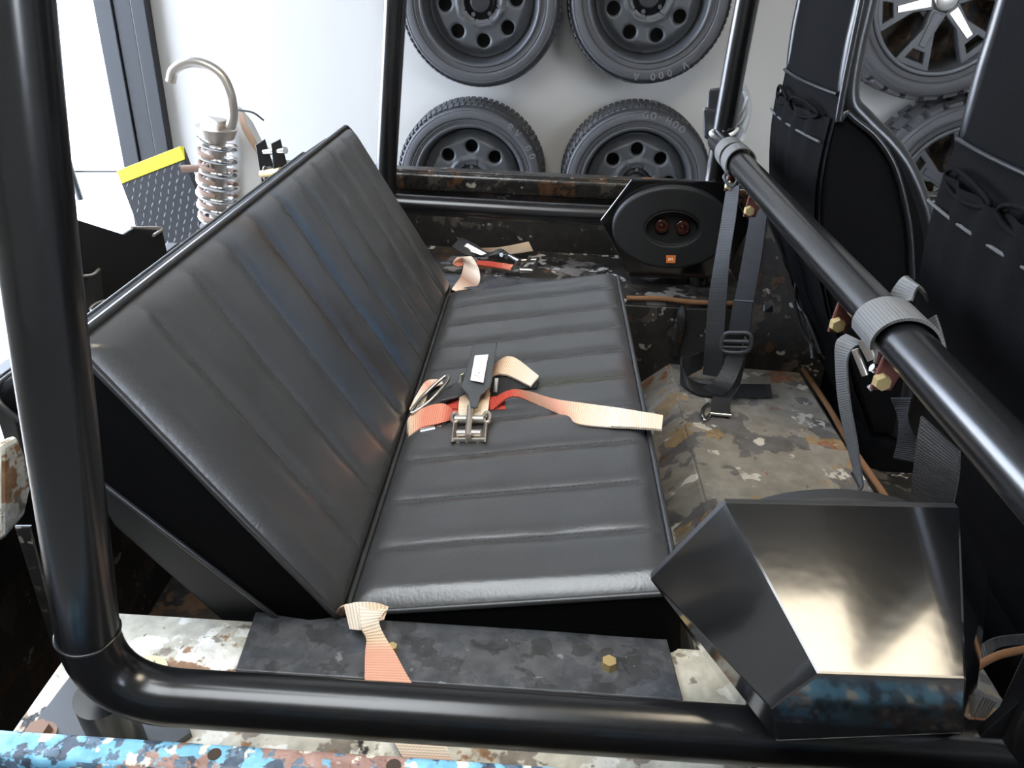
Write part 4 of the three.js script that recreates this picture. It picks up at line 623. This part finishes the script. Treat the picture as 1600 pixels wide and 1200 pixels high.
// ---------------------------------------------------------------- front seats, seen from behind
function frontSeat(label, zl, zr, dx) { // rear face between zl (far) and zr (near)
  const t = thing('front_seat', label, 'car seat', 'high-backed black front seats');
  const prof = [[0.462, 1.95], [0.4685, 1.6], [0.468, 1.5], [0.4755, 1.43], [0.505, 1.40], [0.552, 1.365], [0.592, 1.325], [0.635, 1.26], [0.662, 1.19], [0.672, 1.1], [0.69, 0.95], [0.7, 0.84]];
  const rear = [[0.446, 1.95], [0.448, 1.5], [0.448, 1.3], [0.49, 1.13], [0.565, 0.98], [0.64, 0.84]];
  const crv = (p, n) => new THREE.CatmullRomCurve3(p.map((q) => new THREE.Vector3(q[0], q[1], 0)), false, 'catmullrom', 0.5).getPoints(n);
  const sh = new THREE.Shape([...crv(prof, 50), ...crv(rear, 20).reverse()].map((p) => new THREE.Vector2(p.x + dx, p.y)));
  const bolster = (z0, z1) => { const g = new THREE.ExtrudeGeometry(sh, { depth: z1 - z0 - 0.02, bevelEnabled: true, bevelThickness: 0.01, bevelSize: 0.008, bevelOffset: -0.008, bevelSegments: 4 }); g.translate(0, 0, z0 + 0.01); return boxUV(toCreasedNormals(g, 0.8)); };
  const b1 = part('side_bolster', bolster(zr - 0.075, zr), M.leather, t), b2 = part('side_bolster', bolster(zl, zl + 0.06), M.leather, t);
  const edge = (z, off) => sweep(crv(prof, 50).map((p) => new THREE.Vector3(p.x + dx - off, p.y, z)), 0.016, { n: 14 });
  part('bolster_roll', edge(zr - 0.012, 0.012), M.leatherGloss, b1, 'glossy rolled edge'); part('bolster_roll', edge(zl + 0.014, 0.012), M.leatherGloss, b2);
  part('piping', sweep(spline([[0.447 + dx, 1.9, zr], [0.4485 + dx, 1.44, zr + 0.002], [0.463 + dx, 1.41, zr + 0.003], [0.515 + dx, 1.375, zr + 0.003], [0.558 + dx, 1.325, zr + 0.003], [0.6 + dx, 1.24, zr + 0.003], [0.63 + dx, 1.15, zr + 0.003]], 40), 0.0055, { n: 8 }), M.leatherGloss, b1);
  // rear panel, slightly bowed, with a stitched map pocket whose elastic top gathers open
  const zm = (zl + zr) / 2, hw = (zr - zl) / 2, N = 24, K = 40, pos = [], uv = [], idx = [];
  const X = (z, y) => { const k = (z - zm) / hw, r = crv(rear, 60); let x = 0.447; for (const p of r) if (p.y >= y) x = p.x; return x + dx - 0.012 * (1 - k * k); };
  for (let i = 0; i <= N; i++) for (let j = 0; j <= K; j++) { const z = zl + (zr - zl) * i / N, y = 0.84 + 1.1 * j / K; pos.push(X(z, y), y, z); uv.push(z, y); }
  for (let i = 0; i < N; i++) for (let j = 0; j < K; j++) { const a = i * (K + 1) + j, b = a + K + 1; idx.push(a, a + 1, b, b, a + 1, b + 1); }
  const g = new THREE.BufferGeometry(); g.setAttribute('position', new THREE.Float32BufferAttribute(pos, 3)); g.setAttribute('uv', new THREE.Float32BufferAttribute(uv, 2)); g.setIndex(idx); g.computeVertexNormals();
  part('rear_panel', g, M.leather, t);
  const py = 1.4, line = (y, dz, n = 30) => { const q = []; for (let i = 0; i <= n; i++) { const z = zl + 0.008 + (zr - zl - 0.016) * i / n; q.push(new THREE.Vector3(X(z, y + dz * (i / n - 0.5)) - 0.003, y + dz * (i / n - 0.5), z)); } return q; };
  const pocket = part('map_pocket', (() => { const a = [], L = 12; const P2 = [], I2 = []; for (let i = 0; i <= 40; i++) for (let j = 0; j <= L; j++) { const z = zl + 0.01 + (zr - zl - 0.02) * i / 40, y = py - 0.34 * (1 - j / L); const gather = 0.004 * Math.sin(i / 40 * Math.PI * 10) * sm(0.6, 1, j / L); P2.push(X(z, y) - 0.004 - 0.012 * sm(0.3, 1, j / L) * Math.pow(Math.sin(Math.PI * i / 40), 0.6) - gather, y, z); } for (let i = 0; i < 40; i++) for (let j = 0; j < L; j++) { const q = i * (L + 1) + j, b = q + L + 1; I2.push(q, q + 1, b, b, q + 1, b + 1); } const m = new THREE.BufferGeometry(); m.setAttribute('position', new THREE.Float32BufferAttribute(P2, 3)); m.setIndex(I2); m.computeVertexNormals(); return boxUV(m); })(), M.leather, t);
  for (const k of [0.27, 0.7]) { // puckered elastic openings along the pocket top
    const z = zl + (zr - zl) * k, w = (zr - zl) * 0.19, c = []; for (let i = 0; i < 24; i++) { const a = i / 24 * Math.PI * 2, zz = z + w * Math.cos(a); c.push(new THREE.Vector3(X(zz, py) - 0.008 - 0.009 * Math.sin(Math.PI * (zz - zl) / (zr - zl)), py + 0.0125 * Math.sin(a) * (1 - 0.3 * Math.cos(a)), zz)); }
    part('elastic_gather', sweep(c, 0.003, { n: 8, closed: true }), M.leather, pocket);
  }
  part('seam', sweep(line(py + 0.036, 0), 0.0032, { n: 6 }), M.leatherGloss, t); part('seam', sweep(line(py - 0.036, 0).map((p) => p.add(new THREE.Vector3(-0.01, 0, 0))), 0.0022, { n: 6 }), M.stitch, t);
  part('seat_base', rbox(0.64 + dx, 1.08 + dx, 0.62, 0.86, zl, zr, 0.05, 4), M.leather, t);
  part('seat_runner', [rbox(0.68 + dx, 1.03 + dx, 0.52, 0.63, zl + 0.03, zl + 0.06), rbox(0.68 + dx, 1.03 + dx, 0.52, 0.63, zr - 0.06, zr - 0.03)], M.blackSteel, t);
}
frontSeat('far front seat in black leather, its glossy curved side bolster in view', -1.645, -1.31, 0);
frontSeat('near front seat in black leather with a gathered map pocket, at the right', -0.98, -0.62, 0.03);

// ---------------------------------------------------------------- things at the back left
{
  const t = thing('tread_ramp', 'dark tread plate ramp with a yellow painted top edge leaning beside the door frame', 'ramp');
  const TL = V([-1.5633,0.8579,-2.9]), TR = V([-1.321,0.9546,-2.9]), dn = V([-1.2065,0.6483,-2.82]).sub(TR).normalize(), ex = TR.clone().sub(TL), w = ex.length(); ex.normalize();
  const ez = ex.clone().cross(dn).negate().normalize(), L = 1.02, at = (a, b, h) => TL.clone().addScaledVector(ex, a).addScaledVector(dn, b).addScaledVector(ez, h).toArray(), s = ez.z > 0 ? 1 : -1;
  part('deck', plate([at(0, 0, 0), at(w, 0, 0), at(w, L * 0.93, 0), at(0, L, 0)], 0.006), M.tread, t);
  part('top_edge', hull([at(-0.004, -0.002, 0.004 * s), at(w + 0.004, -0.002, 0.004 * s), at(w + 0.004, 0.042, 0.006 * s), at(-0.004, 0.042, 0.006 * s), at(-0.004, -0.002, -0.02 * s), at(w + 0.004, -0.002, -0.02 * s)], 0.002), M.yellow, t, 'yellow painted edge');
  const bars = [], b0 = new THREE.SphereGeometry(1, 6, 4); b0.scale(0.012, 0.0032, 0.0022);
  for (let i = 0; i < 36; i++) for (let j = 0; j < 8; j++) { const g = b0.clone(), p = at(0.015 + (j + (i % 2) * 0.5) * 0.032, 0.055 + i * 0.024, 0.0035 * s); if (0.015 + (j + (i % 2) * 0.5) * 0.032 > w - 0.01) continue; g.rotateZ(i % 2 ? 1.2 : 0.75); g.applyMatrix4(new THREE.Matrix4().makeBasis(ex, dn.clone().negate(), ez.clone().multiplyScalar(s)).setPosition(...p)); bars.push(g); }
  part('raised_tread', bars.map((g) => boxUV(g)), M.treadBar, t).userData.kind = 'stuff';
  part('side_frame', [hull([at(-0.006, 0.0, 0), at(0.004, 0.0, 0), at(0.004, L, 0), at(-0.03, L, 0), at(-0.006, 0.0, -0.03 * s), at(-0.045, L, -0.03 * s)], 0.002), hull([at(w - 0.004, 0, -0.005 * s), at(w, 0, -0.005 * s), at(w, L * 0.93, -0.005 * s), at(w, 0, -0.03 * s), at(w, L * 0.93, -0.03 * s)], 0.002)], M.blackSteel, t);
}
{
  const t = thing('coil_spring', 'worn coil spring with a hooked pipe on top, beside the white sack', 'spring'), z = -2.6;
  const a = V([-1.0565,1.0796,-2.6]), b = V([-1.0906,0.7685,-2.6]), ax = b.clone().sub(a), Ln = ax.length(); ax.normalize(); const e1 = new THREE.Vector3(0, 0, 1), e2 = ax.clone().cross(e1).normalize(); e1.copy(e2.clone().cross(ax));
  const P = (h, r, q) => a.clone().addScaledVector(ax, h).addScaledVector(e1, r * Math.sin(q)).addScaledVector(e2, r * Math.cos(q)), pts = [];
  for (let i = 0; i <= 240; i++) { const k = i / 240; pts.push(P(0.03 + k * (Ln - 0.02), 0.053 + 0.006 * Math.sin(k * 3.1), k * Math.PI * 2 * 7 + 0.5 * Math.sin(k * 9))); }
  part('coil', sweep(pts, 0.0125, { n: 10, flat: 0.8 }), M.chrome, t, 'bright worn steel coil');
  part('wrap', [0, 1, 2, 3, 4, 5].map((i) => { const q = []; for (let k = 0; k <= 20; k++) q.push(P(0.03 + (i + k / 32) * (Ln - 0.02) / 7 + 0.019, 0.057, i * 6.283 + k / 20 * 4.4 - 2.6)); return sweep(q, 0.0095, { n: 8 }); }), M.wrapTape = std({ color: lin(0.3, 0.2, 0.15), roughness: 0.85 }), t, 'brown tape wound between the coils');
  part('damper', [rod(P(0, 0, 0).toArray(), P(Ln + 0.1, 0, 0).toArray(), 0.03, { n: 20 })], M.wornSteel, t);
  part('top_seat', [sweep([P(-0.012, 0, 0), P(0.006, 0, 0), P(0.02, 0, 0)], 0.06, { n: 28, radius: (k) => 0.066 - 0.012 * k }), hull([P(-0.035, 0.03, 0), P(-0.03, 0.04, 2), P(-0.03, 0.04, 4), P(0, 0.05, 0), P(0, 0.05, 2), P(0, 0.05, 4)].map((p) => p.toArray()), 0.008)], M.wornSteel, t);
  part('hook_pipe', tube([[-1.0015,1.0956,-2.58], [-0.9877,1.1392,-2.58], [-0.9897,1.2022,-2.58], [-1.0127,1.2556,-2.58], [-1.0606,1.2831,-2.58], [-1.112,1.2846,-2.58], [-1.1557,1.2606,-2.58], [-1.1713,1.2264,-2.58]], 0.0155, 60, { n: 16, caps: false }), M.wornSteel, t, 'pipe bent into a hook');
  part('hook_bore', tube([[-1.171,1.2283,-2.58], [-1.1674,1.2378,-2.58]], 0.013, 4, { n: 12 }), M.rimDark, t);
  part('side_pipe', [rod([-1.0813,0.9715,-2.56], [-1.1659,0.9656,-2.55], 0.012)], M.wrapTape, t); part('pipe_bore', rod([-1.1617,0.9658,-2.55], [-1.167,0.9657,-2.5495], 0.009), M.rimDark, t);
  part('stand', [sweep([P(Ln + 0.02, 0, 0), P(Ln + 0.2, 0, 0), new THREE.Vector3(b.x + 0.03, 0.012, b.z)], 0.05, { n: 24, radius: (k) => 0.05 + 0.02 * k }), rod([b.x + 0.03, 0, b.z], [b.x + 0.03, 0.02, b.z], 0.14, { n: 32 })], M.white, t, 'white post');
}
{
  const t = thing('white_sack', 'tall white sack with a brown strap, standing between the spring and the hinge plates', 'sack');
  const c = V([-0.9999,0.848,-2.75]), g = lathe([[0.0, 1.135], [0.02, 1.13], [0.05, 1.08], [0.08, 0.98], [0.1, 0.86], [0.118, 0.7], [0.125, 0.45], [0.13, 0.15], [0.12, 0.02], [0, 0]].map((p) => p).reverse(), 48), f = fbm(5, 77, 3), q = g.attributes.position;
  for (let i = 0; i < q.count; i++) { const x = q.getX(i), y = q.getY(i), zz = q.getZ(i), n = 1 + 0.22 * (f((Math.atan2(zz, x) / 6.283 + 1) % 1, y * 0.7) - 0.5); q.setXYZ(i, x * n - 0.045 * sm(0.7, 1.13, y), y, zz * n); }
  g.computeVertexNormals(); g.translate(c.x, 0, c.z); part('body', boxUV(toCreasedNormals(g, 1.2)), std({ color: lin(0.66, 0.66, 0.65), roughness: 0.7 }), t);
  part('strap', ribbon([[[-1.0014,1.1256,-2.66], [-0.9841,1.1304,-2.66]], [[-0.9868,1.0856,-2.64], [-0.9673,1.0905,-2.64]], [[-0.9631,1.044,-2.63], [-0.9449,1.055,-2.63]], [[-0.9419,1.0081,-2.63], [-0.9315,1.0251,-2.63]]], 0.003, { n: 24 }), std({ color: lin(0.45, 0.3, 0.2), roughness: 0.8 }), t);
  part('tie_cord', tube([[-1.015,1.1307,-2.7], [-0.9668,1.1248,-2.7], [-0.9401,1.0982,-2.72]], 0.003, 16, { n: 6 }), M.greyPlate, t);
}
{ // dark lamp-like bundle in clear film, tied to the far hoop upright
  const t = thing('wrapped_bundle', 'black round object wrapped in clear plastic, tied behind the far hoop upright', 'bundle');
  const c = [0.3753,1.3298,-1.76], g = new THREE.SphereGeometry(1, 32, 20); g.scale(0.034, 0.062, 0.03); g.translate(...c); part('body', boxUV(toCreasedNormals(g, 1.2)), M.podMatte, t);
  part('rim', [hull([[0.3299,1.3787,-1.74], [0.3476,1.382,-1.74], [0.3326,1.3438,-1.74], [0.3512,1.3421,-1.74], [0.3417,1.3637,-1.78]], 0.004), hull([[0.3264,1.341,-1.74], [0.3464,1.3394,-1.74], [0.3354,1.2901,-1.74], [0.3529,1.2804,-1.74], [0.3414,1.312,-1.78]], 0.006)], M.darkSteel, t);
  const g2 = new THREE.SphereGeometry(1, 32, 20); g2.scale(0.042, 0.07, 0.036); g2.translate(c[0] + 0.006, c[1], c[2]); part('film', g2, M.film, t, 'clear plastic film');
  const fold = (p, w) => ribbon(p.map((q) => [q, [q[0] + w, q[1] - w * 0.3, q[2] + 0.006]]), 0.0012, { n: 24 });
  part('film_fold', [fold([[0.3932,1.3821,-1.735],[0.4009,1.3602,-1.735],[0.4023,1.3287,-1.735],[0.3962,1.3028,-1.735]], 0.004), fold([[0.4014,1.3733,-1.73],[0.3954,1.3482,-1.73],[0.3871,1.3352,-1.73]], 0.003), fold([[0.4036,1.346,-1.73],[0.3962,1.328,-1.73],[0.3853,1.3148,-1.73]], 0.004), fold([[0.3972,1.3162,-1.725],[0.4054,1.2987,-1.725],[0.3949,1.2827,-1.725],[0.3862,1.2875,-1.725]], 0.006)], M.white, t);
  part('film_tie', [tube([[0.331,1.307,-1.675], [0.34,1.3009,-1.67], [0.3578,1.3017,-1.67], [0.375,1.3084,-1.672], [0.3875,1.3126,-1.7], [0.38,1.3047,-1.735], [0.3537,1.3035,-1.735]], 0.0045, 50, { n: 8, closed: true }), tube([[0.3377,1.3017,-1.672], [0.3439,1.2923,-1.67], [0.3508,1.2997,-1.672]], 0.003, 16, { n: 6 })], M.white, t);
}

rebase();
renderer.render(scene, camera);
